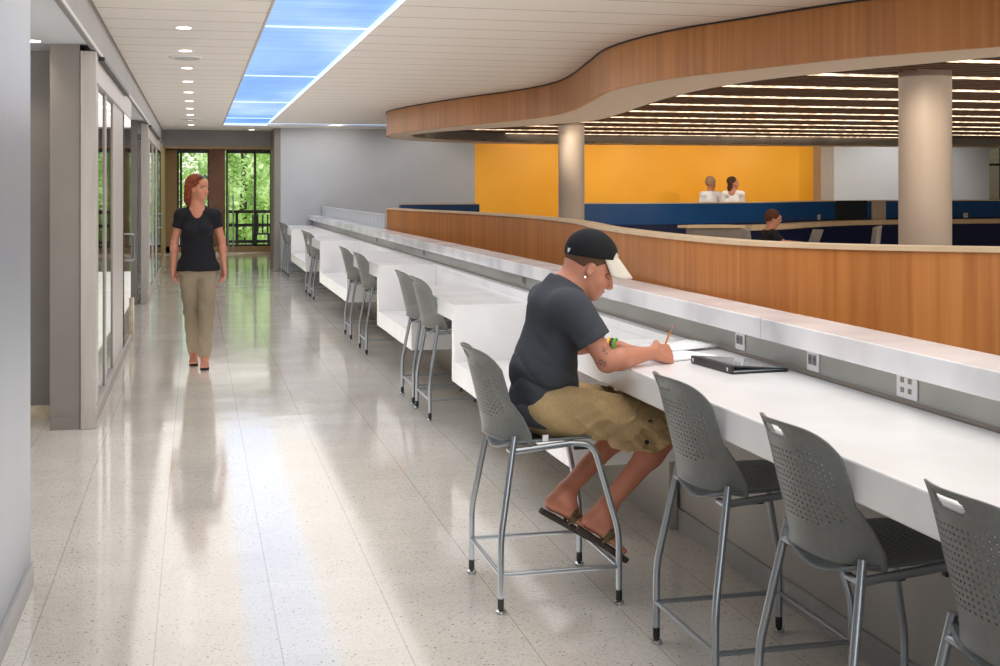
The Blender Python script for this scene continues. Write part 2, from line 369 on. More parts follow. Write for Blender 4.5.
# end of corridor: header, lobby, windows
struct('wall_far_header', MB().box(XL,1.62,YB,YB+.12,2.49,CZ), M['beam'])
struct('wall_far_return', MB().box(1.50,1.62,YE,YB+.12,0,CZ), M['wall_warm'])
struct('wall_far', MB().box(1.62,5.54,YE,YE+.12,0,CZ), M['farwall'])
struct('wall_far_yellow', MB().box(5.54,13.1,YE,YE+.12,0,CZ), M['yellow'])
struct('wall_far_return_right', MB().box(13.1,13.16,YE-.35,YE+.12,0,CZ).box(13.16,13.4,YE-.35,YE-.3,0,CZ), M['concrete'])
struct('wall_far_right', MB().box(13.4,17.25,YE-.3,YE+.12,0,CZ), M['farwall_white'])
struct('wall_far_right_header', MB().box(17.25,24,YE,YE+.12,2.55,CZ), M['beam'])
struct('wall_far_end', MB().box(17.25,24,YE+3,YE+3.1,0,CZ), M['tanpanel'])
struct('wall_right', MB().box(24,24.1,-3,34,0,CZ+.1), M['farwall'])
pl=MB()
for k,x in enumerate((17.28,17.75,18.9,20.2)): pl.box(x,x+.06,YE+.0,YE+.06,0,2.55)
pl.box(17.25,24,YE,YE+.06,2.15,2.2)
struct('window_3', pl, M['metal_dark']); struct('window_4', MB().box(17.25,24,YE+.03,YE+.036,0,2.55), M['glass_room'])
# lobby
LY=33.4
struct('wall_lobby_left', MB().box(-.85,-.75,YB,LY,0,2.9), M['tanpanel'])
struct('wall_lobby_right', MB().box(1.95,2.05,YB+.12,LY,0,2.9), M['tanpanel'])
struct('ceiling_lobby', MB().box(-.85,2.05,YB+.12,LY+.1,2.80,2.9), M['ceiling'])
bk=empty('brick_pier',(.78-.17,LY,0)); tag(bk,'brown brick pier between the two lobby windows','pier')
def wx(px): # X on the far lobby wall for an image column
    t=LY/(math.cos(YAW)-(px-500)/F*math.sin(YAW)); return (math.sin(YAW)+(px-500)/F*math.cos(YAW))*t
bk.location=(wx(217),LY,0)
hw=(wx(225)-wx(209))/2
MB().box(-hw,hw,-.15,.25,0,2.8).build('shaft',M['brick'],bk)
MB().box(-hw-.02,hw+.02,-.17,.27,0,.14).build('plinth',M['tanpanel'],bk)
def window(nm,x0,x1,mull,sill):
    f=MB(); w=.05; z1=2.60
    f.box(x0,x0+w,LY,LY+.1,sill,z1).box(x1-w,x1,LY,LY+.1,sill,z1).box(x0,x1,LY,LY+.1,z1-w,z1+.05).box(x0,x1,LY,LY+.1,sill,sill+w)
    for mx_ in mull: f.box(mx_-.03,mx_+.03,LY,LY+.1,sill,z1)
    o=struct(nm,f,M['metal_dark']); g=MB().box(x0,x1,LY+.04,LY+.05,sill,z1).build('pane',M['glass'],o)
window('window_1',wx(177),wx(209.5),[wx(181)],.14); window('window_2',wx(226),wx(272),[wx(255)],.14)
struct('wall_lobby_far', MB().box(-.85,2.05,LY,LY+.12,2.62,2.9).box(-.85,wx(177),LY,LY+.12,0,2.8).box(-.85,2.05,LY,LY+.12,0,.15), M['tanpanel'])
# glass doors in the opening
gd=empty('glass_door',(.0,YB+.06,0)); tag(gd,'frameless double glass door with tall pull bars closing the corridor end','door')
loc_mb(MB().box(XL+.02,.68,YB+.05,YB+.06,.02,2.47),gd).build('door_leaf',M['glass'],gd)
loc_mb(MB().box(.70,1.5,YB+.05,YB+.06,.02,2.47),gd).build('door_leaf',M['glass'],gd)
loc_mb(MB().box(XL,1.5,YB+.03,YB+.08,2.44,2.49),gd).build('head_rail',M['tanpanel'],gd)
for x in (.64,.74): loc_mb(MB().tube([(x,YB-.0,.35),(x,YB-.0,1.5)],.014),gd).build('pull_bar',M['silver'],gd)
# outdoor terrace bench and table silhouettes
def rail_bench():
    o=empty('terrace_railing',(wx(250),LY+1.1,0)); tag(o,'dark wooden railing with two rails outside the right lobby window','railing')
    x0=-.55;x1=.62
    for z in (.18,.62,.98): MB().box(x0,x1,-.03,.03,z,z+.08).build('rail',M['metal_dark'],o)
    for x in (x0,-.3,.2,x1): MB().box(x-.035,x+.035,-.035,.035,-.3,1.06).build('post',M['metal_dark'],o)
    return o
rail_bench()
tc=empty('terrace_chair',(wx(262),LY+.62,0)); tag(tc,'dark slatted chair standing outside the right lobby window','chair')
MB().box(-.22,.22,-.22,.22,.42,.46).build('seat',M['metal_dark'],tc)
for k in range(4): MB().box(-.2+.13*k-.02,-.2+.13*k+.02,.2,.23,.46,.95).build('slat',M['metal_dark'],tc)
for sx_ in (-.2,.2):
    for sy_ in (-.2,.2): MB().box(sx_-.02,sx_+.02,sy_-.02,sy_+.02,0,.46).build('leg',M['metal_dark'],tc)
tag(struct('terrace_deck', MB().box(-6,8,34.2,48,-.35,-.02), M['wall_knee']),kind='structure')
# trees
M['leaf']=None
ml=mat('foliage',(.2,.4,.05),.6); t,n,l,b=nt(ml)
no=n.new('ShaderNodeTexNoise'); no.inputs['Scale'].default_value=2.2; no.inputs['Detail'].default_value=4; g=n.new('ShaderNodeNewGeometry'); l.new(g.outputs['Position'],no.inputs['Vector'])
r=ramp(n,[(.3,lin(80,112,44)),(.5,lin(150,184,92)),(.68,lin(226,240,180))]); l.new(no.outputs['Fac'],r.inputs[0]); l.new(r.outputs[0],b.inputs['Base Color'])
l.new(r.outputs[0],b.inputs['Emission Color']); b.inputs['Emission Strength'].default_value=.5  # leaves given a glow of their own to look sunlit
mlb=mat('bark',lin(84,66,50),.9)
def tree(x,y,h,rad,n_,label):
    o=empty('garden_tree',(x,y,-.3)); tag(o,label,'tree')
    MB().tube([(0,0,0),(.1,0,h*.5),(0,.1,h*.85)],[.12,.1,.04]).build('trunk',mlb,o)
    mb=MB()
    for i in range(n_):
        a=rnd.uniform(0,2*PI); rr_=rad*math.sqrt(rnd.random()); z=rnd.uniform(.05,1.0)*h
        w=rr_*(1-.35*abs(z/h-.5)*2)
        c=Vector((w*math.cos(a),w*math.sin(a)*.6,z)); s=rnd.uniform(.05,.13)
        d1=Vector((rnd.uniform(-1,1),rnd.uniform(-1,1),rnd.uniform(-.6,.6))).normalized()*s; d2=Vector((rnd.uniform(-1,1),rnd.uniform(-1,1),rnd.uniform(-1,1))).normalized()*s*.7
        mb.add([c-d1,c-d2,c+d1,c+d2],[(0,1,2,3)])
    mb.build('foliage',ml,o)
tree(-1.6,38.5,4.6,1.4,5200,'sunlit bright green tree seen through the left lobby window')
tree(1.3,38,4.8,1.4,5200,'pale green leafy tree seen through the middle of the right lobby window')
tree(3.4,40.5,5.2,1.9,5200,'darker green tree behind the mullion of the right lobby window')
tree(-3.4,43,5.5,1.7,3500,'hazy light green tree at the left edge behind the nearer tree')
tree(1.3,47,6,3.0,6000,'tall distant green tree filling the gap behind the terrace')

# ceiling fixtures
def downlight(x,y,label,z=CZ,group='small recessed downlights along the corridor ceiling'):
    o=empty('recessed_downlight',(x,y,z)); tag(o,label,'ceiling light',group)
    MB().lathe([(.066,-.006),(.066,0.0)],seg=20).build('trim_ring',M['white'],o)
    MB().lathe([(.054,-.009),(.054,-.006)],seg=20).build('lens',M['downlight'],o)
    return o
dl_y=[4.9,6.5,8.1]+[9.75+1.605*k for k in range(10)]
names=['nearest','second','third','fourth','fifth','sixth','seventh','eighth','ninth','tenth']
for i,y in enumerate(dl_y):
    lab='small recessed downlight, %s in the row left of the sky panel'%names[i-3] if i>=3 else 'recessed downlight overhead in the corridor ceiling, out of the picture'
    if i>=3: downlight(-.09,y,lab)
    if i%2==0:
        s=bpy.data.lights.new('downlight_lamp','SPOT'); s.energy=14; s.spot_size=math.radians(95); s.spot_blend=.7; s.shadow_soft_size=.06; s.color=(1,.88,.74)
        so=bpy.data.objects.new('downlight_lamp',s); COL.objects.link(so); so.location=(-.09,y,CZ-.03)
downlight(1.09,25.9,'lone recessed downlight past the far end of the sky panel')
for k,y in enumerate((11.97,22.3)):
    v=empty('linear_diffuser',(-.08,y,CZ)); tag(v,('nearer','farther')[k]+' round white ceiling diffuser in the downlight row','vent')
    MB().lathe([(.16,-.012),(.17,0)],seg=28).build('rim',M['white'],v); MB().lathe([(.11,-.02),(.12,-.012)],seg=28).build('louver_disc',M['base'],v)

# ------------------------------------------------------------------ counter wall, desks, benches
XD=1.64; XS=2.18; XW=2.22; XB=2.25
struct('wall_counter', MB().box(XW+.03,2.36,-1,YE,0,1.01), M['wall_knee'])
struct('wall_counter_face', MB().box(XW,XW+.03,-1,YE,0,.798), M['wall_knee'])
struct('baseboard_counter', MB().box(XW-.012,XW,-1,YE,0,.10), M['base'])
struct('trim_4', MB().box(XB-.012,XB,-1,YE,.905,.916), M['trim_brown'])
struct('wall_backsplash', MB().box(XB-.006,XB,-1,YE,.916,1.01), M['splash'])
lg=empty('counter_ledge',(2.27,12,1.01)); tag(lg,'long raised white marbled ledge running above the desks','ledge')
loc_mb(MB().box(2.165,2.385,-1,YE-.01,1.012,1.095),lg).build('top_slab',M['ledge'],lg,bevel=.004)
for k in range(12): loc_mb(MB().box(2.164,2.386,4.6+1.9*k,4.6015+1.9*k,1.014,1.0955),lg).build('slab_seam',M['base'],lg)
# back strip behind benches
bs=empty('bench_back_strip',(2.2,15,.48)); tag(bs,'narrow white strip with upright face behind the benches','ledge')
loc_mb(MB().box(XS,XB-.013,5.575,YE-.01,.862,.905),bs).build('cap_strip',M['white'],bs,bevel=.003)
loc_mb(MB().box(XS,XW-.002,5.575,YE-.01,.36,.80).box(XS,XW+.02,5.575,YE-.01,.80,.862),bs).build('upright_face',M['white'],bs)
def desk(name_lab,y0,y1,z1,thick,ends,slant=0):
    o=empty('study_desk',(XD,(y0+y1)/2,0)); tag(o,name_lab,'desk')
    zt=z1-thick
    loc_mb(MB().box(XD,XS-.001,y0+(.09 if ends[0] else 0),y1-(.09 if ends[1] else 0),zt,z1),o).build('desktop',M['white'],o)
    if ends[0]:
        loc_mb(MB().prism([(y0-.0,z1),(y0+.09,z1),(y0+.09,.345),(y0-.0,.345)],0,XD,XS-.001),o).build('end_panel',M['white'],o)
    if ends[1]:
        loc_mb(MB().box(XD,XS-.001,y1-.09,y1,.345,z1),o).build('end_panel',M['white'],o)
    return o
def bench(lab,y0,y1):
    o=empty('window_bench',(XD,(y0+y1)/2,.35)); o.name='low_bench'; tag(o,lab,'bench')
    loc_mb(MB().box(XD,XS-.001,y0,y1,.345,.48),o).build('bench_slab',M['white'],o)
    loc_mb(MB().box(XD+.02,XS-.02,y0+.02,y1-.02,.33,.345),o).build('underside',M['wall_knee'],o)
    loc_mb(MB().box(XW-.055,XW-.014,y0+.02,y1-.02,0,.33),o).build('wall_plinth',M['wall_knee'],o)
d0=empty('study_desk',(XD,2.2,0)); tag(d0,'long white study desk nearest the camera where the young man writes','desk')
loc_mb(MB().box(XD,XB-.014,-1,5.57,.80,.905),d0).build('desktop',M['white'],d0,bevel=.006)
loc_mb(MB().box(XD,XS-.001,5.48,5.57,.345,.80),d0).build('end_panel',M['white'],d0,bevel=.004)
desk('lower white desk directly behind the seated man, with two stools pushed in',8.08,9.86,.85,.11,(1,1))
desk('white desk in mid corridor, second one past the seated man',11.62,14.2,.905,.12,(1,1))
desk('short white desk third past the seated man, toward the far end',17.25,19.66,.905,.12,(1,1))
desk('farthest white desk against the grey end wall',22.6,YE-.02,.905,.12,(1,0))
bench('low white bench between the seated man and the first desk behind him',5.572,8.078)
bench('low white bench between the first and second desks behind the man',9.862,11.618)
bench('low white bench between the second and third desks behind the man',14.202,17.248)
bench('farthest low white bench, before the last desk at the end wall',19.662,22.598)

# outlets
def outlet(y,lab,quad=False,z=.966):
    o=empty('wall_outlet',(XB-.007,y,z)); tag(o,lab,'outlet',None)
    w=.045 if not quad else .060
    MB().box(-.006,0,-w,w,-.042,.042).build('cover_plate',M['paper'],o,bevel=.002)
    if quad:
        for sy_ in (-.022,.022):
            for sz in (-.016,.016): MB().box(-.009,-.006,sy_-.009,sy_+.009,sz-.008,sz+.008).build('jack',M['trim_brown'],o)
    else:
        for sy_ in (-.017,.017):
            s=MB().box(-.009,-.006,sy_-.013,sy_+.013,-.018,.018).build('socket',M['socket'],o,bevel=.004)
            for q in (-.005,.005): MB().box(-.0095,-.009,sy_+q-.0012,sy_+q+.0012,-.002,.008).build('slot',M['black'],s)
outlet(4.96,'white duplex outlet in the backsplash just above the open papers')
outlet(4.31,'white duplex outlet in the backsplash, above and right of the black binder')
outlet(3.67,'square white data plate with four brown jacks in the backsplash',True)
for k,y in enumerate((7.6,8.6,12.6,16.0)): 
    o=empty('wall_outlet',(XB-.007,y,.966)); tag(o,['grey outlet in the backsplash just left of the seated man','grey outlet in the backsplash above the lower desk','grey outlet in the backsplash above the middle desk','tiny far outlet in the backsplash beyond the middle desk'][k],'outlet')
    MB().box(-.005,0,-.035,.035,-.034,.034).build('cover_plate',M['base'],o); MB().box(-.008,-.005,-.018,.018,-.02,.02).build('socket',M['wall_warm'],o)

# ------------------------------------------------------------------ stools
def shell(fn,nu,nv,hole,skip=lambda i,j:False,frac=.5,warp=None):
    vs=[]; fs=[]
    for j in range(nv+1):
        for i in range(nu+1): vs.append(Vector(fn(i/nu,j/nv)))
    for (i,j),p in (warp or {}).items(): vs[j*(nu+1)+i]=Vector(fn(*p))
    for j in range(nv):
        for i in range(nu):
            if skip(i,j): continue
            a,b_,c,d=j*(nu+1)+i,j*(nu+1)+i+1,(j+1)*(nu+1)+i+1,(j+1)*(nu+1)+i
            if hole(i,j):
                ce=(vs[a]+vs[b_]+vs[c]+vs[d])/4; o=len(vs)
                for q in (a,b_,c,d): vs.append(ce.lerp(vs[q],frac))
                fs+=[(a,b_,o+1,o),(b_,c,o+2,o+1),(c,d,o+3,o+2),(d,a,o,o+3)]
            else: fs.append((a,b_,c,d))
    return MB().add(vs,fs)
def back_fn(u,v):
    uu=2*u-1
    ztop=.990-.022*abs(uu)**2-.058*abs(uu)**7; zbot=.618+.02*(1-abs(uu))
    z=zbot+(ztop-zbot)*v
    hw=float(np.interp(z,[.60,.66,.72,.78,.84,.90,.95,.99],[.272,.270,.250,.228,.222,.220,.216,.208]))
    hw=min(hw,.222) if z>.78 else hw
    s=uu*hw; R=float(np.interp(z,[.72,.80,1.0],[.232,.272,.285]))
    ph=s/R
    x=-(.242+.075*max(0,(z-.66)/.32)**1.15)+(1-math.cos(ph))*R
    if z>.94: x-= (z-.94)*.30*(1-abs(uu))      # rolled top lip
    return (x,R*math.sin(ph),z)
def make_stool():
    r=empty('study_stool')
    tag(r,'grey plastic study stool with silver tube frame','stool')
    NU,NV=52,48
    def hole(i,j):
        u=abs(2*(i+.5)/NU-1)
        if not(10+11*u*u<=j<=40-9*u**3): return False
        if i<5 or i>=NU-5: return False
        if j>36 and abs(i-NU/2+.5)<9: return False
        return i%2==1 and j%2==0
    sl=(20,32,42,46)
    skip=lambda i,j: sl[0]<=i<sl[1] and sl[2]<=j<sl[3]
    w={}
    for (ci,cj,di,dj) in ((sl[0],sl[2],1,1),(sl[1],sl[2],-1,1),(sl[0],sl[3],1,-1),(sl[1],sl[3],-1,-1)):
        w[(ci,cj)]=((ci+di*.8)/NU,(cj+dj*.8)/NV)
    b_=shell(back_fn,NU,NV,hole,skip,.86,w).build('backrest',M['plastic'],r,smooth=True)
    so=b_.modifiers.new('thickness','SOLIDIFY'); so.thickness=.005; so.offset=0
    def seat_fn(u,v):
        a=2*u-1; c=2*v-1
        x=.015+.225*a*math.sqrt(max(0,1-.22*c**4)); y=.205*c*math.sqrt(max(0,1-.16*a**4))*(1-.04*a)
        z=.640-.018*math.cos(min(1,abs(c))*PI/2)*(1-.3*a)+.004*a
        if a>.55: z-=.10*(a-.55)**2
        if a<-.45: z+=-.045*(a+.45)**2*(1-abs(c))-.02*abs(a+.45)*(1-c*c)
        if abs(c)>.85: z+=.0
        return (x,y,z)
    s=shell(seat_fn,40,38,lambda i,j:4<i<35 and 4<j<33 and i%2 and j%2,frac=.72).build('seat',M['seatplastic'],r,smooth=True)
    so=s.modifiers.new('thickness','SOLIDIFY'); so.thickness=.010; so.offset=-1
    R=.0125
    for sy_ in (-1,1):
        lg=MB().tube([(-.235,sy_*.26,.055),(-.235,sy_*.26,.275),(-.168,sy_*.208,.655)],R,bend=.05).build('leg',M['silver'],r,smooth=True)
        MB().tube([(-.235,sy_*.26,.018),(-.235,sy_*.26,.058)],.0125).build('sleeve',M['black'],lg,smooth=True)
        MB().lathe([(.010,0),(.020,.002),(.020,.010),(.008,.016),(.008,.022)],(-.235,sy_*.26,0),16).build('foot_glide',M['chrome'],lg,smooth=True)
        lg=MB().tube([(.235,sy_*.26,.055),(.235,sy_*.26,.275),(.150,sy_*.205,.610),(.05,sy_*.198,.618)],R,bend=.05).build('leg',M['silver'],r,smooth=True)
        MB().tube([(.235,sy_*.26,.018),(.235,sy_*.26,.058)],.0125).build('sleeve',M['black'],lg,smooth=True)
        MB().lathe([(.010,0),(.020,.002),(.020,.010),(.008,.016),(.008,.022)],(.235,sy_*.26,0),16).build('foot_glide',M['chrome'],lg,smooth=True)
        MB().tube([(.07,sy_*.198,.618),(-.178,sy_*.208,.598)],R).build('side_rail',M['silver'],r,smooth=True)
        for x in (-.075,.10): MB().box(x-.03,x+.03,sy_*.198-.011,sy_*.198+.011,.592,.606).build('bumper',M['black'],r,bevel=.003)
        MB().tube([(-.178,sy_*.21,.598),(-.178,sy_*.155,.598)],R*.9).build('seat_bracket',M['silver'],r,smooth=True)
        MB().tube([(-.235,sy_*.26,.145),(.235,sy_*.26,.145)],.009).build('footrest_bar',M['silver'],r,smooth=True)
    for sx_ in (-1,1): MB().tube([(sx_*.235,-.26,.145),(sx_*.235,.26,.145)],.009).build('footrest_bar',M['silver'],r,smooth=True)
    return r
st=make_stool()
spots=[(1.355,4.90,0,'grey study stool the young man sits on, turned to the desk'),
 (1.817,3.95,0,'empty grey study stool just right of the seated man, below the binder'),
 (1.825,3.13,0,'empty grey study stool, second to the right of the seated man'),
 (1.815,2.30,0,'grey study stool at the right edge, cut by the frame'),
 (1.81,8.88,0,'nearer of two grey stools at the lower desk behind the man'),
 (1.81,9.56,0,'farther of two grey stools at the lower desk behind the man'),
 (1.84,12.45,0,'nearer of two grey stools at the middle desk'),
 (1.84,13.72,0,'farther of two grey stools at the middle desk'),
 (1.89,18.65,0,'nearer of two small distant stools at the third desk'),
 (1.89,19.42,0,'farther of two small distant stools at the third desk'),
 (1.88,23.75,0,'nearer of two tiny stools at the farthest desk by the end wall'),
 (1.88,24.75,0,'farther of two tiny stools at the farthest desk by the end wall')]
for i,(x,y,a,lab) in enumerate(spots):
    o=st if i==0 else copy_tree(st)
    o.location=(x,y,0); o.rotation_euler=(0,0,math.radians(a)); o['label']=lab; o['group']='grey study stools along the counter'

# ------------------------------------------------------------------ wood parapet, fascia, louvers
par=catmull([Vector(p) for p in [(2.455,16.6),(2.56,15.2),(2.75,14.0),(2.90,12.7),(2.96,11.0),(2.82,9.3),(2.55,7.8),(2.445,6.7),(2.43,5.9),(2.50,5.35),(2.78,4.90),(3.30,4.50),(4.2,3.9),(5.6,3.1),(7.5,2.4)]],8)
pin=offset_curve(par,.10)
pp=empty('curved_parapet',(2.9,9,0)); tag(pp,'long curving cherry wood parapet wall behind the white ledge','parapet')
loc_mb(band(par,pin,0,1.343),pp).build('wood_panel',M['wood'],pp,smooth=True)
loc_mb(band(offset_curve(par,-.012),offset_curve(par,.115),1.343,1.364),pp).build('cap_rail',M['cap'],pp,smooth=True)
rp=empty('ribbed_screen',(2.46,20.8,0)); tag(rp,'low white ribbed screen wall between the wood parapet and the end wall','screen wall')
loc_mb(MB().box(2.43,2.47,16.65,YE-.01,0,1.262),rp).build('ribbed_panel',M['ribbed'],rp)
loc_mb(MB().box(2.42,2.48,16.65,YE-.01,1.262,1.275),rp).build('cap_rail',M['farwall_white'],rp)
# fascia: outer boundary of the hanging soffit
fo=catmull([Vector(p) for p in [(24,22.2),(16,22.4),(9,22.6),(5.6,22.6),(4.1,22.0),(3.25,20.9),(2.90,19.6),(3.0,18.2),(3.38,16.4),(3.80,14.9),(3.94,13.8),(3.84,12.7),(3.60,11.35),(3.42,10.2),(3.50,9.1),(3.78,8.25),(4.15,7.3),(4.65,6.55),(5.4,5.6),(6.6,4.6),(8.4,3.8),(12,3.0)]],8)
fi=catmull([Vector(p) for p in [(24,21.4),(16,21.6),(9,21.8),(5.8,21.8),(4.6,21.3),(3.75,20.5),(3.30,19.6),(3.42,18.4),(3.9,17.1),(4.45,15.9),(4.75,14.8),(4.62,13.4),(4.40,12.0),(4.22,10.6),(4.22,9.4),(4.42,8.5),(4.75,7.7),(5.1,6.95),(5.9,6.1),(7.0,5.2),(8.6,4.5),(12,3.8)]],8)
SZ=2.45
sf=empty('hanging_soffit',(6,13,SZ)); tag(sf,'big curving cherry wood fascia ring hanging from the ceiling','soffit')
fo_in=offset_curve(fo,.05)
b1=band(fo,fo_in,SZ,CZ-.014); loc_mb(b1,sf).build('wood_fascia',M['wood_soffit'],sf,smooth=True)
loc_mb(band(offset_curve(fo,-.01),offset_curve(fo,.04),CZ-.014,CZ-.001),sf).build('shadow_gap',M['metal_dark'],sf,smooth=True)
loc_mb(band(fo_in,fi,SZ,SZ+.03),sf).build('soffit_underside',M['soffit'],sf,smooth=True)
loc_mb(band(offset_curve(fi,-.02),fi,SZ,2.70),sf).build('inner_rim',M['beam'],sf,smooth=True)
# louvers span between the inner boundary on the left and far right
import bisect
def xmin_at(y):   # leftmost x of the opening at a given y
    best=None
    for a,b_ in zip(fi,fi[1:]):
        if (a.y-y)*(b_.y-y)<=0 and a.y!=b_.y:
            x=a.x+(b_.x-a.x)*(y-a.y)/(b_.y-a.y)
            if best is None or x<best: best=x
    return best
lc=empty('louvered_ceiling',(12,13,2.6)); tag(lc,'brown louvered ceiling with glowing strips inside the wood ring','ceiling')
bl=MB(); y=4.4; k=0
P0=10.02
per=1.30
sl_=[]
while y<21.75:
    x0=xmin_at(y)
    if x0 is not None:
        ph=((y-P0)/per)%1
        if not(ph<.12 or ph>.90):
            bl.box(x0-.05,23.9,y-.012,y+.012,2.60,2.685)
    y+=.13
loc_mb(bl,lc).build('louvers',M['louver'],lc)
bb=MB(); yy=4.0
while yy<21.7:
    x0=xmin_at(yy+.1)
    if x0 is not None: bb.box(x0-.05,23.9,yy,yy+.2,2.70,2.72)
    yy+=.2
loc_mb(bb,lc).build('backing_board',M['louver'],lc)
for k in range(-4,10):
    y=P0+per*k
    x0=xmin_at(y)
    if x0 is None: continue
    loc_mb(MB().box(x0-.03,23.9,y-.045,y+.045,2.598,2.61),lc).build('light_strip',M['strip'],lc)

# columns
def column(x,y,rad,lab,zt=2.69):
    o=empty('round_column',(x,y,0)); tag(o,lab,'column')
    MB().lathe([(rad,0),(rad,zt)],seg=48).build('shaft',M['concrete'],o,smooth=True)
    MB().lathe([(rad+.012,0),(rad+.012,.1)],seg=48).build('base_ring',M['base'],o,smooth=True)
column(5.46,18.12,.195,'farther round column rising in front of the yellow wall')
column(6.03,9.6,.217,'nearer thick round column at the right, lit near its top',2.69)

# ------------------------------------------------------------------ lounge beyond the parapet
bw=catmull([Vector(p) for p in [(5.55,18.60),(5.8,18.64),(6.7,18.66),(7.6,18.82),(9.1,19.45),(10.4,20.6),(11.8,21.6),(13.3,22.0),(15.6,22.2),(18,22.3),(21,22.3)]],6)
bwo=offset_curve(bw,.12)
o=empty('curved_blue_wall',(10,20,0)); tag(o,'long curved blue half wall with pale cap in front of the yellow wall','half wall')
loc_mb(band(bw,bwo,1.06,1.385),o).build('blue_panel',M['blue'],o,smooth=True)
loc_mb(band(offset_curve(bw,.005),bwo,0,1.06),o).build('lower_panel',M['navy'],o,smooth=True)  # shade on the lower wall is painted as navy
loc_mb(band(offset_curve(bw,-.01),offset_curve(bw,.13),1.385,1.405),o).build('cap_rail',M['cap'],o,smooth=True)
dk=[p for p in bw if 8.4<p.x<20]
o=empty('curved_counter',(12,20,0)); tag(o,'pale tan counter running along the blue half wall','counter')
loc_mb(band(offset_curve(dk,-.32),offset_curve(dk,-.005),.945,1.03),o).build('worktop',M['cap'],o,smooth=True)
loc_mb(band(offset_curve(dk,-.30),offset_curve(dk,-.27),0,.945),o).build('front_panel',M['navy'],o,smooth=True)  # navy again carries the shade under the worktop
def on_wall(px,zc,w,h,name,m,lab,cat,depth=.03,part='face',off=.0):
    # find wall point whose image column is px
    best=min(bw,key=lambda p: abs(500+F*(p.x*math.cos(YAW)-p.y*math.sin(YAW))/(p.x*math.sin(YAW)+p.y*math.cos(YAW))-px))
    i=bw.index(best); t=(bw[min(i+1,len(bw)-1)]-bw[i-1]).normalized()
    o=empty(name,(best.x+t.y*(.012+off),best.y-t.x*(.012+off),zc),math.atan2(t.y,t.x)); tag(o,lab,cat)
    MB().box(-w/2,w/2,-depth,0,-h/2,h/2).build(part,m,o,bevel=.004)
    return o
o=on_wall(853,1.18,.92,.44,'wall_screen',M['screen'],'dark glass panel set on the blue half wall left of the near column','screen',part='glass')
MB().box(-.42,.42,-.02,.0,-.2,.2).build('surround',M['navy'],o)
o=on_wall(879,1.20,.34,.38,'tan_panel',M['concrete'],'tan panel beside the dark screen, left of the near column','panel')
MB().box(-.17,.17,-.034,-.03,.15,.16).build('reveal',M['trim_brown'],o)
for px,lab in ((781,'small outlet on the blue half wall right of the seated reader'),(816,'small outlet on the blue half wall left of the dark screen'),(966,'small outlet on the blue half wall right of the near column')):
    o=on_wall(px,1.10,.10,.09,'lounge_outlet',M['farwall_white'],lab,'outlet',.012,'cover_plate')
    MB().box(-.03,.03,-.016,-.012,-.02,.02).build('socket',M['base'],o)
# blue low wall segment on the left, far
o=empty('blue_low_wall',(4.6,22,0)); tag(o,'short blue low wall seen behind the far end of the wood parapet','half wall')
A=[Vector((3.55,22.35)),Vector((4.3,22.42)),Vector((5.03,22.5))]; B=offset_curve(A,.1)
loc_mb(band(A,B,0,1.335),o).build('blue_panel',M['blue'],o); loc_mb(band(offset_curve(A,-.01),offset_curve(A,.11),1.335,1.35),o).build('cap_rail',M['cap'],o)
o=empty('lounge_table',(8.0,18.1,0)); tag(o,'long lounge table with pale curved top left of the seated reader','table')
tp=[(-.75,.05),(-.6,-.12),(-.2,-.2),(.5,-.25),(.95,-.2),(1.05,.1),(.9,.4),(.0,.42),(-.6,.25)]
MB().prism([(x,y) for x,y in tp],2,1.0,1.03).build('tabletop',M['cap'],o,bevel=.006)
MB().prism([(x*.85+.12,y*.85) for x,y in tp],2,0,.998).build('base_cabinet',M['wall_warm'],o,bevel=.02)
o.location=(7.10,16.9,0); o.scale=(.55,1,1.06)
# mesh chairs
def lounge_chair(x,y,a,lab):
    o=empty('lounge_chair',(x,y,0),a); tag(o,lab,'chair',None)
    MB().box(-.24,.24,-.24,.24,.60,.65).build('seat',M['metal_dark'],o,bevel=.02)
    vs=[];
    for j in range(7):
        for i in range(9):
            u=i/8*2-1; v=j/6; vs.append((.25-.0+.04*v-.08*u*u+.0,.25*u,.72+.36*v-.04*v*u*u))
    b_=MB().add(vs,[(j*9+i,j*9+i+1,(j+1)*9+i+1,(j+1)*9+i) for j in range(6) for i in range(8)]).build('backrest',M['wall_warm'],o,smooth=True)
    s=b_.modifiers.new('t','SOLIDIFY'); s.thickness=.025
    for sx_ in (-.2,.2):
        for sy_ in (-.2,.2): MB().tube([(sx_*1.1,sy_*1.1,0),(sx_,sy_,.6)],.012).build('leg',M['silver'],o)
    MB().tube([(.24,0,.62),(.26,0,.75)],.015).build('back_post',M['silver'],o)
lounge_chair(7.55,16.0,PI*.9,'grey mesh lounge chair just left of the seated reader')
lounge_chair(9.45,16.7,-.4,'grey mesh lounge chair with low back right of the seated reader')

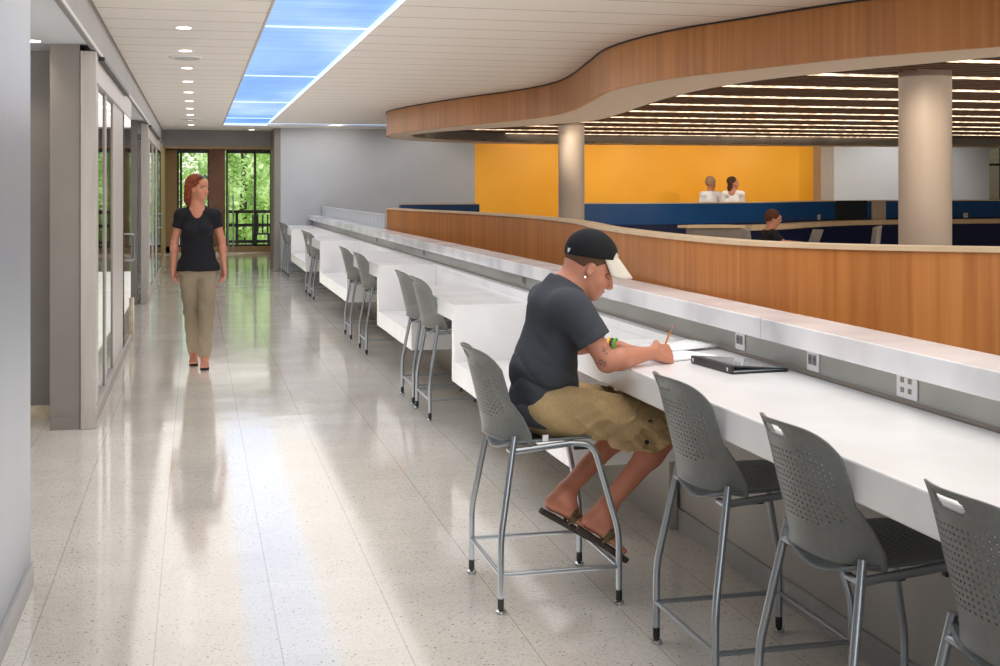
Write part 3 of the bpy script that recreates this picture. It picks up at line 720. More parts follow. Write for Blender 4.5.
# ------------------------------------------------------------------ implicit surfaces for people
class Field:
    def __init__(s,lo,hi,h):
        s.lo=np.array(lo,float); s.h=h; s.n=np.ceil((np.array(hi)-s.lo)/h).astype(int)+1
        s.F=np.full(s.n,1.,np.float32); s.ax=[(s.lo[i]+h*np.arange(s.n[i])).astype(np.float32) for i in range(3)]
    def sl(s,lo,hi):
        a=np.clip(np.floor((np.array(lo)-s.lo)/s.h).astype(int),0,s.n); b=np.clip(np.ceil((np.array(hi)-s.lo)/s.h).astype(int)+1,0,s.n)
        return tuple(slice(int(x),int(y)) for x,y in zip(a,b))
    def grid(s,sl): return np.meshgrid(s.ax[0][sl[0]],s.ax[1][sl[1]],s.ax[2][sl[2]],indexing='ij',sparse=True)
    def _mix(s,sl,d,k,op):
        A=s.F[sl]
        if op=='sub':
            d=-d
            if k>0: hh=np.clip(.5-.5*(A-d)/k,0,1); s.F[sl]=A*(1-hh)+d*hh+k*hh*(1-hh)
            else: s.F[sl]=np.maximum(A,d)
        else:
            if k>0: hh=np.clip(.5+.5*(A-d)/k,0,1); s.F[sl]=A*(1-hh)+d*hh-k*hh*(1-hh)
            else: s.F[sl]=np.minimum(A,d)
    def cone(s,a,b,ra,rb,k=.02,op='add',sq=None):
        a=np.array(a,float); b=np.array(b,float); m=max(ra,rb)+k+.03
        sl=s.sl(np.minimum(a,b)-m,np.maximum(a,b)+m)
        if any(x.stop<=x.start for x in sl): return s
        X,Y,Z=s.grid(sl); ab=b-a; L=float(ab@ab)+1e-12
        t=np.clip(((X-a[0])*ab[0]+(Y-a[1])*ab[1]+(Z-a[2])*ab[2])/L,0,1)
        dx=X-a[0]-t*ab[0]; dy=Y-a[1]-t*ab[1]; dz=Z-a[2]-t*ab[2]
        d=np.sqrt(dx*dx+dy*dy+dz*dz)-(ra+(rb-ra)*t)
        s._mix(sl,d.astype(np.float32),k,op); return s
    def ell(s,c,r,R=None,k=.02,op='add'):
        c=np.array(c,float); r=np.array(r,float); m=max(r)+k+.03; R=np.eye(3) if R is None else np.array(R)   # columns = local axes
        sl=s.sl(c-m,c+m)
        if any(x.stop<=x.start for x in sl): return s
        X,Y,Z=s.grid(sl); P=(X-c[0],Y-c[1],Z-c[2])
        q=[P[0]*R[0,i]+P[1]*R[1,i]+P[2]*R[2,i] for i in range(3)]
        k0=np.sqrt(sum((q[i]/r[i])**2 for i in range(3))); k1=np.sqrt(sum((q[i]/r[i]**2)**2 for i in range(3)))+1e-6
        d=k0*(k0-1)/k1
        s._mix(sl,d.astype(np.float32),k,op); return s
    def slabcone(s,a,b,wa,wb,side,k=.03):   # flattened limb/torso piece: two radii (side, depth), side = unit vector
        a=np.array(a,float); b=np.array(b,float); side=np.array(side,float); side/=np.linalg.norm(side)
        m=max(*wa,*wb)+k+.16; sl=s.sl(np.minimum(a,b)-m,np.maximum(a,b)+m); X,Y,Z=s.grid(sl); ab=b-a; L=float(ab@ab)
        t=np.clip(((X-a[0])*ab[0]+(Y-a[1])*ab[1]+(Z-a[2])*ab[2])/L,0,1)
        dx=X-a[0]-t*ab[0]; dy=Y-a[1]-t*ab[1]; dz=Z-a[2]-t*ab[2]
        ss=dx*side[0]+dy*side[1]+dz*side[2]; tot=dx*dx+dy*dy+dz*dz; oth=np.sqrt(np.maximum(tot-ss*ss,0))
        rs=wa[0]+(wb[0]-wa[0])*t; ro=wa[1]+(wb[1]-wa[1])*t
        q=np.sqrt((ss/rs)**2+(oth/ro)**2); d=(q-1)*np.minimum(rs,ro)
        s._mix(sl,d.astype(np.float32),k,'add'); return s
    def plane(s,p,n,k=0):      # keep the side where (x-p).n < 0
        X,Y,Z=s.grid((slice(None),)*3); n=np.array(n,float); n/=np.linalg.norm(n)
        d=((X-p[0])*n[0]+(Y-p[1])*n[1]+(Z-p[2])*n[2]).astype(np.float32); s.F=np.maximum(s.F,d); return s
    def folds(s,fn,amp):
        X,Y,Z=s.grid((slice(None),)*3); s.F=s.F+(amp*fn(X,Y,Z)).astype(np.float32); return s
    def mesh(s):
        F=s.F; F[0]=F[-1]=1; F[:,0]=F[:,-1]=1; F[:,:,0]=F[:,:,-1]=1
        S=F<0; nx,ny,nz=F.shape
        cnt=np.zeros((nx-1,ny-1,nz-1),np.int8)
        for dx in (0,1):
            for dy in (0,1):
                for dz in (0,1): cnt+=S[dx:nx-1+dx,dy:ny-1+dy,dz:nz-1+dz]
        mk=(cnt>0)&(cnt<8); I,J,K=np.nonzero(mk); idx=np.full(mk.shape,-1,np.int64); idx[mk]=np.arange(len(I))
        cs=[(dx,dy,dz) for dx in (0,1) for dy in (0,1) for dz in (0,1)]
        val={c:F[I+c[0],J+c[1],K+c[2]] for c in cs}
        acc=np.zeros((len(I),3)); num=np.zeros(len(I))
        for a in cs:
            for ax_ in range(3):
                if a[ax_]: continue
                b=list(a); b[ax_]=1; b=tuple(b); va,vb=val[a],val[b]; cr=(va<0)!=(vb<0)
                t=np.where(cr,va/(va-vb+1e-12*(~cr)+0),0); p=np.tile(np.array(a,float),(len(I),1)); p[:,ax_]+=t
                acc+=p*cr[:,None]; num+=cr
        V=(acc/num[:,None]+np.stack([I,J,K],1))*s.h+s.lo
        quads=[]
        # x edges
        for ax_ in range(3):
            o1,o2=[(1,2),(2,0),(0,1)][ax_]
            A=np.take(S,range(0,S.shape[ax_]-1),ax_); B=np.take(S,range(1,S.shape[ax_]),ax_)
            E=np.nonzero(A!=B); E=[e.copy() for e in E]; ok=(E[o1]>0)&(E[o2]>0)&(E[o1]<S.shape[o1]-1)&(E[o2]<S.shape[o2]-1); E=[e[ok] for e in E]
            def at(d1,d2):
                q=[e.copy() for e in E]; q[o1]-=d1; q[o2]-=d2; return idx[q[0],q[1],q[2]]
            q=np.stack([at(1,1),at(0,1),at(0,0),at(1,0)],1); fl=~A[E[0],E[1],E[2]]
            q[fl]=q[fl][:,::-1]; quads.append(q)
        Q=np.concatenate(quads); return V,Q
    def build(s,name,m,parent,color=None,smooth_it=0,org=(0,0,0)):
        V,Q=s.mesh(); me=bpy.data.meshes.new(name); W=V-np.array(org)
        me.vertices.add(len(W)); me.vertices.foreach_set('co',W.astype(np.float32).ravel())
        me.loops.add(len(Q)*4); me.loops.foreach_set('vertex_index',Q.ravel().astype(np.int32))
        me.polygons.add(len(Q)); me.polygons.foreach_set('loop_start',np.arange(0,len(Q)*4,4,dtype=np.int32)); me.polygons.foreach_set('loop_total',np.full(len(Q),4,np.int32))
        me.polygons.foreach_set('use_smooth',np.ones(len(Q),bool)); me.update(); me.validate()
        if color is not None:
            c=color(V); c=np.concatenate([np.clip(c,0,1),np.ones((len(V),1))],1).astype(np.float32)
            at=me.color_attributes.new('Col','FLOAT_COLOR','POINT'); at.data.foreach_set('color',c.ravel())
        me.materials.append(m); o=bpy.data.objects.new(name,me); COL.objects.link(o); o.parent=parent
        if smooth_it:
            md=o.modifiers.new('sm','SMOOTH'); md.factor=.5; md.iterations=smooth_it
        return o

def frame(fwd,up):
    f=np.array(fwd,float); f/=np.linalg.norm(f); u=np.array(up,float); u-=f*(u@f); u/=np.linalg.norm(u); l=np.cross(u,f); return np.stack([f,l,u],1)  # columns fwd,left,up
def sleeve_tube(Fs,a,b,ra,rb,f,k=.03):   # open sleeve: a tube cut square at fraction f of the upper arm
    a=np.array(a,float); b=np.array(b,float); T=Field.__new__(Field); T.lo,T.h,T.n,T.ax=Fs.lo,Fs.h,Fs.n,Fs.ax; T.F=np.full(Fs.n,1.,np.float32)
    d=(b-a)/np.linalg.norm(b-a); T.cone(a,b,ra,rb,0); T.plane(a+(b-a)*f,d); Fs._mix((slice(None),)*3,T.F,k,'add')
def head(Fd,c,R,s=1.,fem=False):
    P=lambda x,y,z: np.array(c)+R@(np.array((x,y,z))*s)
    E=lambda p,r,k=.015,op='add': Fd.ell(P(*p),np.array(r)*s,R,k*s,op)
    E((-.018,0,.038),(.098,.076,.088),.02)
    E((.030,0,-.020),(.068,.064,.085),.03)
    E((.045,0,-.070),(.048,.050 if not fem else .043,.045),.025)
    E((.072,0,-.095),(.020,.022,.018),.02)
    E((-.035,0,-.03),(.06,.055,.06),.03)
    for y in (-1,1):
        E((.072,y*.031,.002),(.022,.018,.014),.012,'sub')
        E((.078,y*.031,.0),(.0155,.0145,.0125),.004)
        E((.082,y*.028,.020),(.014,.024,.007),.012)
        E((.060,y*.038,-.035),(.022,.020,.018),.02)
        E((.0,y*.074,-.012),(.016,.009,.027),.006); E((.002,y*.082,-.008),(.009,.005,.015),.004,'sub')
        E((.104,y*.010,-.037),(.009,.008,.008),.006)
    Fd.cone(P(.088,0,.010),P(.113,0,-.030),.008*s,.0115*s,.012*s)
    E((.093,0,-.061),(.012,.022,.006),.005); E((.090,0,-.072),(.011,.019,.006),.005)
    E((.101,0,-.0665),(.012,.022,.0016),.002,'sub')
    E((.078,0,.055),(.022,.045,.03),.03)
def head_color(c,R,V,base,s=1.,down=False,lip=(.50,.20,.16),brow=(.07,.04,.025),iris=(.12,.08,.05)):
    L=(V-np.array(c))@R/s; x,y,z=L[:,0],L[:,1],L[:,2]; inh=(x*x+y*y+z*z)<.16**2
    col=np.tile(np.array(base),(len(V),1))
    def mixc(w,cc):
        w=(np.clip(w,0,1)*inh)[:,None]; col[:]=col*(1-w)+np.array(cc)*w
    g=lambda a,b_: np.exp(-(a/b_)**2)
    mixc(.45*g(x-.075,.03)*g(abs(y)-.038,.02)*g(z+.035,.02),(base[0]*1.02,base[1]*.68,base[2]*.62))
    mixc(.35*g(x-.112,.015)*g(y,.012)*g(z+.03,.012),(base[0]*1.0,base[1]*.7,base[2]*.62))
    mixc((x>.07)*(abs(y)<.024)*(abs(z+.066)<.0095)*.8,lip)
    mixc((x>.07)*(abs(abs(y)-.030)<.020)*(abs(z-.026-.05*(.03-abs(y)))<.0052),brow)
    if not down:
        mixc((x>.078)*(((abs(y)-.031)/.0125)**2+((z-.0)/.0062)**2<1),(.75,.72,.70))
        mixc((x>.080)*(((abs(y)-.032)/.0058)**2+((z-.0)/.0060)**2<1),iris)
    zl=-.006 if down else .0075
    mixc((x>.068)*(((abs(y)-.031)/.016)**2+((z-zl)/.0028)**2<1),(.05,.03,.02))
    return col
def rotv(v,ax_,a):
    v=np.array(v,float); ax_=np.array(ax_,float)/np.linalg.norm(ax_); return v*math.cos(a)+np.cross(ax_,v)*math.sin(a)+ax_*(ax_@v)*(1-math.cos(a))
def hand(Fd,w,fwd,backn,curls,side,thumb=(.5,.3),s=1.,spread=.05):
    """w wrist point; fwd towards the knuckles; backn normal out of the back of the hand; side=+1 if thumb lies at +cross(fwd,backn)"""
    R=frame(fwd,backn); f,b_=R[:,0],R[:,2]; sd=np.cross(f,b_)*side; w=np.array(w,float)
    tips=[]
    for i,(off,ln) in enumerate(((.032,.072),(.011,.080),(-.010,.074),(-.030,.058))):
        kn=w+(f*(.088-.004*abs(i-1)**1.5)+sd*off)*s
        Fd.cone(w+(f*.012+sd*off*.55)*s,kn-b_*.003*s,.0165*s,.0125*s,.014*s)
        c=curls[i]; d=rotv(f,np.cross(f,b_),0)+sd*off*spread*10*.3; d/=np.linalg.norm(d); ax_=np.cross(b_,f)
        p=kn; rr_=.0090*s
        for q,(fr,cc) in enumerate(((.46,c[0]),(.30,c[1]),(.24,c[2]))):
            d=rotv(d,ax_,cc); e=p+d*ln*fr*s; Fd.cone(p,e,rr_,rr_*.90,.0022*s); p=e; rr_*=.90
        tips.append(p)
    p=w+(f*.022+sd*.024-b_*.006)*s; d=rotv(f*.72+sd*.70-b_*.25,b_,0); d/=np.linalg.norm(d)
    e=p+d*.042*s; Fd.cone(p,e,.015*s,.0125*s,.012*s)
    d2=f*math.cos(thumb[0])-sd*math.sin(thumb[0])*0.9-b_*thumb[1]; d2/=np.linalg.norm(d2); d2=(d2+d*.5); d2/=np.linalg.norm(d2)
    e2=e+d2*.034*s; Fd.cone(e,e2,.0118*s,.0108*s,.005*s); d3=d2-sd*thumb[0]*.6-b_*.1; d3/=np.linalg.norm(d3); e3=e2+d3*.026*s; Fd.cone(e2,e3,.0105*s,.0085*s,.004*s)
    return tips,e3
def arm(Fd,sh,el,wr,s=1.,k=.02):
    Fd.cone(sh,el,.050*s,.038*s,k); mid=np.array(el)+(np.array(wr)-np.array(el))*.28
    Fd.cone(el,mid,.038*s,.041*s,k); Fd.cone(mid,wr,.041*s,.0245*s,k)
def foot(Fd,an,heel,toe,up,s=1.,toes=True):
    an,heel,toe,up=[np.array(v,float) for v in (an,heel,toe,up)]; up/=np.linalg.norm(up); d=toe-heel; L=np.linalg.norm(d); d/=L; sd=np.cross(up,d)
    Fd.cone(an,heel+up*.032*s+d*.015,.036*s,.031*s,.02)
    mid=heel+d*L*.55+up*.028*s
    Fd.cone(an+d*.01,mid,.034*s,.027*s,.03); Fd.cone(heel+up*.028*s+d*.02,mid-up*.002,.028*s,.025*s,.02)
    for i,o_ in enumerate((-.030,-.014,.0,.014,.027)):
        ln=L*(.985-.03*i if True else 1); a=mid+sd*o_*.7*s-up*.002; ball=heel+d*L*.76+sd*o_*s+up*.018*s
        Fd.cone(a,ball,.020*s,.0145*s,.012); e=heel+d*(L*(.97-.018*abs(i))) +sd*o_*1.1*s+up*(.011)*s
        Fd.cone(ball,e,.0115*s,.0088*s if i else .011*s,.004)

SKIN=lin(192,130,104); 
M['skin']=vcol('skin',.5,sss=.12,bumpscale=300,bump=.08,detail_amp=.04)
M['cloth']=vcol('cloth',.9,bumpscale=260,bump=.25,detail_amp=.16)

# ------------------------------------------------------------------ seated young man
def seated_man():
    org=(1.36,4.9,0); root=empty('person',org)
    tag(root,'young man in dark grey t-shirt, khaki shorts and black cap, seated writing at the desk','person')
    lo=(1.10,4.50,.06); hi=(2.06,5.36,1.46)
    Fd=Field(lo,hi,.0036)
    # head
    hc=np.array((1.545,4.875,1.292)); p=math.radians(30); yw=math.radians(-10)
    fw=(math.cos(p)*math.cos(yw),math.cos(p)*math.sin(yw),-math.sin(p)); up=(math.sin(p)*math.cos(yw),math.sin(p)*math.sin(yw),math.cos(p))
    HR=frame(fw,up); hs=1.02
    head(Fd,hc,HR,hs)
    Fd.cone((1.415,4.89,1.175),(1.515,4.882,1.262),.060,.053,.03)
    # torso
    side=(0,1,0)
    Fd.slabcone((1.355,4.9,.74),(1.345,4.9,.88),(.150,.095),(.13,.085),side,.05)
    Fd.slabcone((1.335,4.9,.88),(1.415,4.9,1.10),(.13,.09),(.150,.10),side,.05)
    Fd.cone((1.40,4.76,1.135),(1.41,5.05,1.14),.06,.06,.05)
    Fd.cone((1.42,4.9,1.14),(1.43,4.89,1.19),.09,.065,.05)
    shR,elR,wrR=(1.435,4.715,1.135),(1.545,4.650,.935),(1.770,4.740,.955)
    shL,elL,wrL=(1.46,5.085,1.13),(1.53,5.19,.945),(1.735,5.055,.940)
    arm(Fd,shR,elR,wrR); arm(Fd,shL,elL,wrL)
    tipsR,thR=hand(Fd,wrR,(.90,.40,-.16),(.12,-.80,.62),[(.70,1.05,.6),(.85,1.2,.7),(.95,1.3,.7),(1.05,1.3,.7)],-1,(.75,.55),1.08)
    tipsL,thL=hand(Fd,wrL,(.93,-.30,-.12),(.05,.12,1),[(.18,.25,.15),(.2,.3,.2),(.25,.35,.2),(.3,.35,.2)],1,(.35,.15),.97)
    # legs
    hR,kR,aR=(1.37,4.80,.735),(1.850,4.735,.655),(1.585,4.785,.340)
    hL,kL,aL=(1.37,5.00,.735),(1.820,5.07,.655),(1.475,4.985,.360)
    for h_,k_,a_ in ((hR,kR,aR),(hL,kL,aL)):
        Fd.cone(h_,k_,.088,.058,.03); m_=np.array(k_)+(np.array(a_)-np.array(k_))*.3+np.array((-.012,0,-.01))
        Fd.cone(k_,m_,.054,.052,.03); Fd.cone(m_,a_,.050,.033,.03)
    foot(Fd,aR,(1.495,4.80,.268),(1.645,4.745,.162),(.5,.0,.85)); foot(Fd,aL,(1.395,4.99,.298),(1.580,4.975,.190),(.5,0,.85))
    def skin(V):
        c=head_color(hc,HR,V,SKIN,hs,True,lip=lin(178,110,96),brow=lin(70,48,36))
        x,y,z=V[:,0],V[:,1],V[:,2]
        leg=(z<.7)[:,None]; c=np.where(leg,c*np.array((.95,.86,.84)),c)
        # stubble shading along the jaw
        # two small tattoos on the upper and lower right arm
        a=np.array(shR); e=np.array(elR)
        def spot(cn,ru,rz_,f_):
            nonlocal c
            d=((x-cn[0])/ru)**2+((z-cn[2])/rz_)**2; w=(d<1+.5*np.sin(x*190+z*90))&(y<cn[1]+.03)&(np.sin(x*420+3*np.sin(z*260))*np.sin(z*380+2*np.sin(x*300))>f_)
            c=np.where(w[:,None],c*.35+np.array(lin(60,64,84))*.4,c)
        spot((1.535,4.66,.985),.018,.015,.0); spot((1.515,4.66,.935),.020,.012,-.1)
        return c
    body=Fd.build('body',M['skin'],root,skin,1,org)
    # hair: short on sides and back
    Fh=Field(hc-.17,hc+.17,.0035); P=lambda *q: hc+HR@(np.array(q)*hs)
    Fh.ell(P(-.020,0,.036),np.array((.101,.0795,.092))*hs,HR,.01)
    Fh.plane(P(.045,0,0),HR@np.array((1,0,-.35))); Fh.plane(P(-.05,0,-.062),HR@np.array((.35,0,-1.)))
    for y in (-1,1): Fh.ell(P(-.003,y*.08,-.018),np.array((.026,.025,.036))*hs,HR,0,'sub')
    Fh.build('short_hair',M['cloth'],root,lambda V:np.tile(np.array(lin(92,66,48)),(len(V),1))*(1+.15*np.sin(V[:,:1]*900)),1,org)
    # cap
    cp=empty('baseball_cap',(0,0,0)); COL.objects.unlink(cp); bpy.data.objects.remove(cp)
    Fc=Field(hc-.19,hc+.19,.0035)
    Fc.ell(P(-.018,0,.046),np.array((.110,.088,.098))*hs,HR,.01); Fc.ell(P(-.018,0,.040),np.array((.102,.080,.090))*hs,HR,0,'sub')
    Fc.plane(P(0,0,.040),HR@np.array((.40,0,-1.)))
    def capc(V):
        L=(V-hc)@HR/hs; c=np.tile(np.array(lin(12,13,18)),(len(V),1)); 
        w=(L[:,0]>.060)&(L[:,2]<.098)&(abs(L[:,1])>.012)
        c[w]=lin(214,206,194); 
        bk=(L[:,0]<-.105)&(abs(L[:,2]-.014)<.008)&(abs(L[:,1]+.045)<.012); c[bk]=lin(220,220,220)
        return c
    crown=Fc.build('cap_crown',M['cloth'],root,capc,1,org); crown['label']='black fitted cap crown with white front corner'
    vs=[];N=16
    for j in range(9):
        t=j/8
        for i in range(N+1):
            a=-1.15+2.3*i/N; r0=.088; ext=.088*t*math.cos(a*.8)**.7
            x=-.018+.103*math.cos(a)*1+ext; y=.083*math.sin(a)*(1+.02*t); z=.086-.040*t-4.8*y*y*(1.+.35*t)+.0
            vs.append(P(x,y,z)-np.array(org))
    bill=MB().add(vs,[(j*(N+1)+i,j*(N+1)+i+1,(j+1)*(N+1)+i+1,(j+1)*(N+1)+i) for j in range(8) for i in range(N)]).build('cap_bill',M['capbill'],root,smooth=True)
    s_=bill.modifiers.new('t','SOLIDIFY'); s_.thickness=.005; bill['label']='cream white curved cap bill'
    # earring
    MB().tube([P(-.008,-.083,-.046)-np.array(org)+np.array((0,-.002,0)),P(-.008,-.091,-.046)-np.array(org)+np.array((0,-.004,0))],.0045).build('earring',M['chrome'],root)
    # shirt
    Fs=Field((1.12,4.55,.64),(1.70,5.32,1.31),.0045)
    Fs.slabcone((1.352,4.9,.70),(1.345,4.9,.88),(.186,.136),(.160,.112),side,.05)
    Fs.slabcone((1.345,4.9,.88),(1.425,4.9,1.09),(.155,.108),(.172,.122),side,.05)
    Fs.cone((1.405,4.75,1.135),(1.415,5.06,1.14),.078,.078,.05)
    Fs.cone((1.41,4.9,1.13),(1.44,4.89,1.20),.10,.082,.05)
    Fs.cone((1.415,4.9,.86),(1.40,4.9,.78),.085,.095,.06)
    sleeve_tube(Fs,shR,elR,.072,.074,.62,.035); sleeve_tube(Fs,shL,elL,.072,.074,.62,.035)
    nb=np.array((1.448,4.89,1.205)); Fs.plane(nb+np.array((0,0,.028)),(.50,0,.86))
    Fs.plane((1.30,4.9,.672),(.0,0,-1)); Fs.plane((1.45,4.9,.765),(.75,0,-1.))
    Fs.cone((1.47,4.89,1.20),(1.60,4.88,1.30),.066,.07,.0,'sub')
    def fold(X,Y,Z):
        rg=lambda a: (1-np.abs(np.sin(a)))**2
        w=np.exp(-((Z-.80)/.10)**2)
        f=-1.5*w*rg((Z+.45*X+.03*np.sin(Y*22))*31+.8*np.sin(X*16))
        f=f-1.1*np.exp(-((Z-.98)/.12)**2)*np.exp(-((X-1.49)/.10)**2)*rg((X*.75-Z*.85+.02*np.sin(Y*20))*34)
        f=f-.8*np.exp(-((Z-.92)/.12)**2)*rg((Z*.9+X*.9+.03*np.sin(Y*15))*22+1)
        f=f+.3*np.sin(X*31+Z*17+2*np.sin(Y*14))
        return f
    Fs.folds(fold,-.0062)
    def shc(V):
        c=np.tile(np.array(lin(60,63,69)),(len(V),1)); return c
    Fs.build('t_shirt',M['cloth'],root,shc,2,org)
    # collar
    cv=[]
    for i in range(25):
        a=2*PI*i/24; cv.append((1.462+.066*math.cos(a)*.80-org[0],4.888+.070*math.sin(a)-org[1],1.222-.066*math.cos(a)*.52))
    MB().tube(cv,.0075,8).build('collar',M['collar'],root,smooth=True)
    # shorts
    Fp=Field((1.16,4.58,.50),(1.90,5.22,.85),.0045)
    Fp.slabcone((1.355,4.9,.730),(1.355,4.9,.76),(.165,.112),(.145,.10),side,.04)
    for h_,k_ in ((hR,kR),(hL,kL)):
        h_=np.array(h_); k_=np.array(k_); d=k_-h_; Fp.cone(h_+np.array((0,0,-.005)),h_+d*.62+np.array((0,0,-.012)),.108,.096,.03); Fp.cone(h_+d*.6+np.array((0,0,-.012)),h_+d*1.0+np.array((-.005,0,-.028)),.098,.092,.03)
        dn=d/np.linalg.norm(d); c=h_+d*.95
        X,Y,Z=Fp.grid((slice(None),)*3); n_=dn+np.array((0,0,-.28)); n_/=np.linalg.norm(n_); pl=(X-c[0])*n_[0]+(Y-c[1])*n_[1]+(Z-c[2])*n_[2]
        msk=np.abs(Y-k_[1])<.17; Fp.F=np.where(msk,np.maximum(Fp.F,pl),Fp.F).astype(np.float32)
        # leg opening
        Fp.cone(k_+np.array((-.02,0,-.01)),k_+dn*.08,.076,.080,0,'sub')
        # cargo pocket on the outer side
        sg=-1 if k_[1]<4.9 else 1
        Rp=np.stack([dn,np.array((0,1.,0)),np.cross(dn,(0,1,0))],1)
        Fp.ell(h_+d*.72+np.array((0,sg*.088,-.02)),(.088,.022,.062),Rp,.012)
        Fp.ell(h_+d*.72+np.array((0,sg*.106,.016)),(.085,.012,.018),Rp,.006)
    Fp.plane((1.3,4.9,.628),(0,0,-1)) if False else None
    X,Y,Z=Fp.grid((slice(None),)*3)
    Fp.F=np.where(X<1.60,np.maximum(Fp.F,.630-Z),Fp.F).astype(np.float32)
    def pf(X,Y,Z):
        f=np.sin((X*1.0+Z*.9)*64+4*np.sin(Y*13+Z*9))*.9+np.sin((X*.6-Z*1.3)*88+3*np.sin(Y*17))*.6+.5*np.sin(X*150+6*np.sin(Z*30))*np.exp(-((X-1.7)/.1)**2)
        rg=lambda a: (1-np.abs(np.sin(a)))**2
        f=f*.7-1.6*rg((X*.9+Z*1.1+.03*np.sin(Y*25))*26)-1.2*rg((X*.5-Z*1.3+.03*np.sin(X*30))*30+.7)
        return f*np.clip((X-1.40)/.12,0.15,1)
    Fp.folds(pf,.0050)
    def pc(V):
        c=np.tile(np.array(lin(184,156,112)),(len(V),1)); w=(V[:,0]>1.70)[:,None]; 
        f=.9+.12*np.sin(V[:,:1]*22+V[:,2:3]*31); return c*f
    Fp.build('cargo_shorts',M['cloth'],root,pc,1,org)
    t_=MB().box(1.298-org[0],1.320-org[0],4.688-org[1],4.697-org[1],.632,.655).build('pocket_tag',M['paper'],root)
    for z,x in ((.70,1.715),(.622,1.700)): MB().tube([(x-org[0],4.634-org[1],z),(x-org[0],4.626-org[1],z)],.009).build('button',M['metal_dark'],root)
    # wristbands on the left wrist
    el,wr=np.array(elL),np.array(wrL); d=(wr-el); d/=np.linalg.norm(d); U=np.array((0,0,1.)); U-=d*(U@d); U/=np.linalg.norm(U); W=np.cross(d,U)
    for off,m_,nm in ((-.045,M['band_y'],'yellow'),(-.033,M['black'],'black'),(-.018,M['band_g'],'green')):
        c=wr+d*off; pts=[c+(U*math.cos(a)+W*math.sin(a))*.0325-np.array(org) for a in [2*PI*i/24 for i in range(25)]]
        b_=MB().tube(pts,.0052 if nm!='black' else .0035,8).build('wristband',m_,root,smooth=True); b_['label']=nm+' rubber wristband'
    # sandals
    for heel,toe,up_,nm in (((1.485,4.802,.268),(1.660,4.742,.150),(.5,0,.85),0),((1.385,4.99,.298),(1.590,4.972,.178),(.5,0,.85),1)):
        heel,toe,u_=np.array(heel),np.array(toe),np.array(up_)/np.linalg.norm(up_); d=toe-heel; L=np.linalg.norm(d); d/=L; u_-=d*(u_@d); u_/=np.linalg.norm(u_); sd=np.cross(u_,d)
        out=[(-.012,0),(-.005,.024),(.03,.033),(.09,.030),(.16,.043),(.21,.044),(.245,.03),(.258,.0)]
        out=out+[(x,-y) for x,y in out[-2:0:-1]]
        sc_=L/.243
        vs=[heel+d*x*sc_+sd*y-u_*.004-np.array(org) for x,y in out]+[heel+d*x*sc_+sd*y-u_*.026-np.array(org) for x,y in out]; n_=len(out)
        sl=MB().add(vs,[tuple(range(n_)),tuple(range(n_,2*n_))[::-1]]+[(i,n_+i,n_+(i+1)%n_,(i+1)%n_) for i in range(n_)]).build('sandal_sole',M['sandal'],root,bevel=.004)
        pa=heel+d*L*.76+u_*.014
        for sg in (-1,1):
            q0=heel+d*L*.47+sd*sg*.034-u_*.004; q1=heel+d*L*.58+sd*sg*.030+u_*.040; 
            pts=[q0,q0*.35+q1*.65+sd*sg*.012,q1,(q1+pa)/2+u_*.014,pa]
            pts=[Vector(p_-np.array(org)) for p_ in pts]; MB().tube(catmull(pts,4),.0085,8).build('strap',M['strap'],sl,smooth=True)
        ins=[heel+d*L*.50+sd*(.040*math.cos(a))+u_*(.008+.052*math.sin(a)) for a in [PI*i/12 for i in range(13)]]
        MB().tube([Vector(p_-np.array(org)) for p_ in ins],.011,8).build('strap',M['strap'],sl,smooth=True)
    return root,tipsR,thR
M['capbill']=mat('cap_bill_cloth',lin(212,204,190),.85); M['collar']=mat('collar_cloth',lin(56,60,68),.9)
M['band_y']=mat('yellow_rubber',lin(240,205,30),.5); M['band_g']=mat('green_rubber',lin(70,190,50),.5)
M['sandal']=noisy('brown_sandal',lin(50,40,34),lin(66,54,46),(30,30,30),.7); M['strap']=noisy('woven_strap',lin(84,70,50),lin(120,104,78),(90,90,90),.9)
man,tipsR,thR=seated_man()

# pencil held in the writing hand
tip=np.array((1.885,4.835,.909)); gp=(np.array(tipsR[0])+np.array(thR))/2
tip=np.array((gp[0]+.006,gp[1]+.02,.913)); d=gp-tip; d=d/np.linalg.norm(d); d=d*.35+np.array((.34,-.06,.72)); d/=np.linalg.norm(d)
pn=empty('pencil',tuple(tip)); tag(pn,'orange wooden pencil held upright in the young man\'s right hand','pencil')
V3=lambda a: tuple(float(x) for x in a)
MB().tube([V3(d*.012),V3(d*.125)],.0040,6).build('shaft',mat('pencil_orange',lin(226,140,54),.4),pn)
MB().tube([V3(d*0),V3(d*.012)],[.0006,.0040],6).build('point',mat('pencil_wood',lin(214,178,130),.6),pn)
MB().tube([V3(d*.125),V3(d*.136)],.0043,10).build('ferrule',M['silver'],pn); MB().tube([V3(d*.136),V3(d*.146)],.004,10).build('eraser',mat('eraser_pink',lin(226,140,120),.7),pn)

# papers, notebook, binder
def sheet(cx,cy,w,h,a,z,lab,curl=0,name='paper_sheet'):
    o=empty(name,(cx,cy,z),a); tag(o,lab,'paper','loose white papers beside the writing hand')
    vs=[];n_=8
    for j in range(n_+1):
        for i in range(2): vs.append(((j/n_-.5)*h,(i-.5)*w,curl*max(0,j/n_-.4)**2))
    b_=MB().add(vs,[(j*2,j*2+1,j*2+3,j*2+2) for j in range(n_)]).build('sheet',M['paper'],o,smooth=True)
    s_=b_.modifiers.new('t','SOLIDIFY'); s_.thickness=.0008; return o
for k in range(7):
    a=.05+.10*k+.03*(k%2); sheet(2.055+.012*math.sin(k*2.1),5.26-.012*k,.21,.28,a-.30,.9065+.0016*k,'loose white paper in the fanned pile beyond the writing hand',.015+.01*(k%3))
nbk=empty('notebook',(1.93,4.94,.906),.35); tag(nbk,'open white notebook pad under the young man\'s writing hand','notebook')
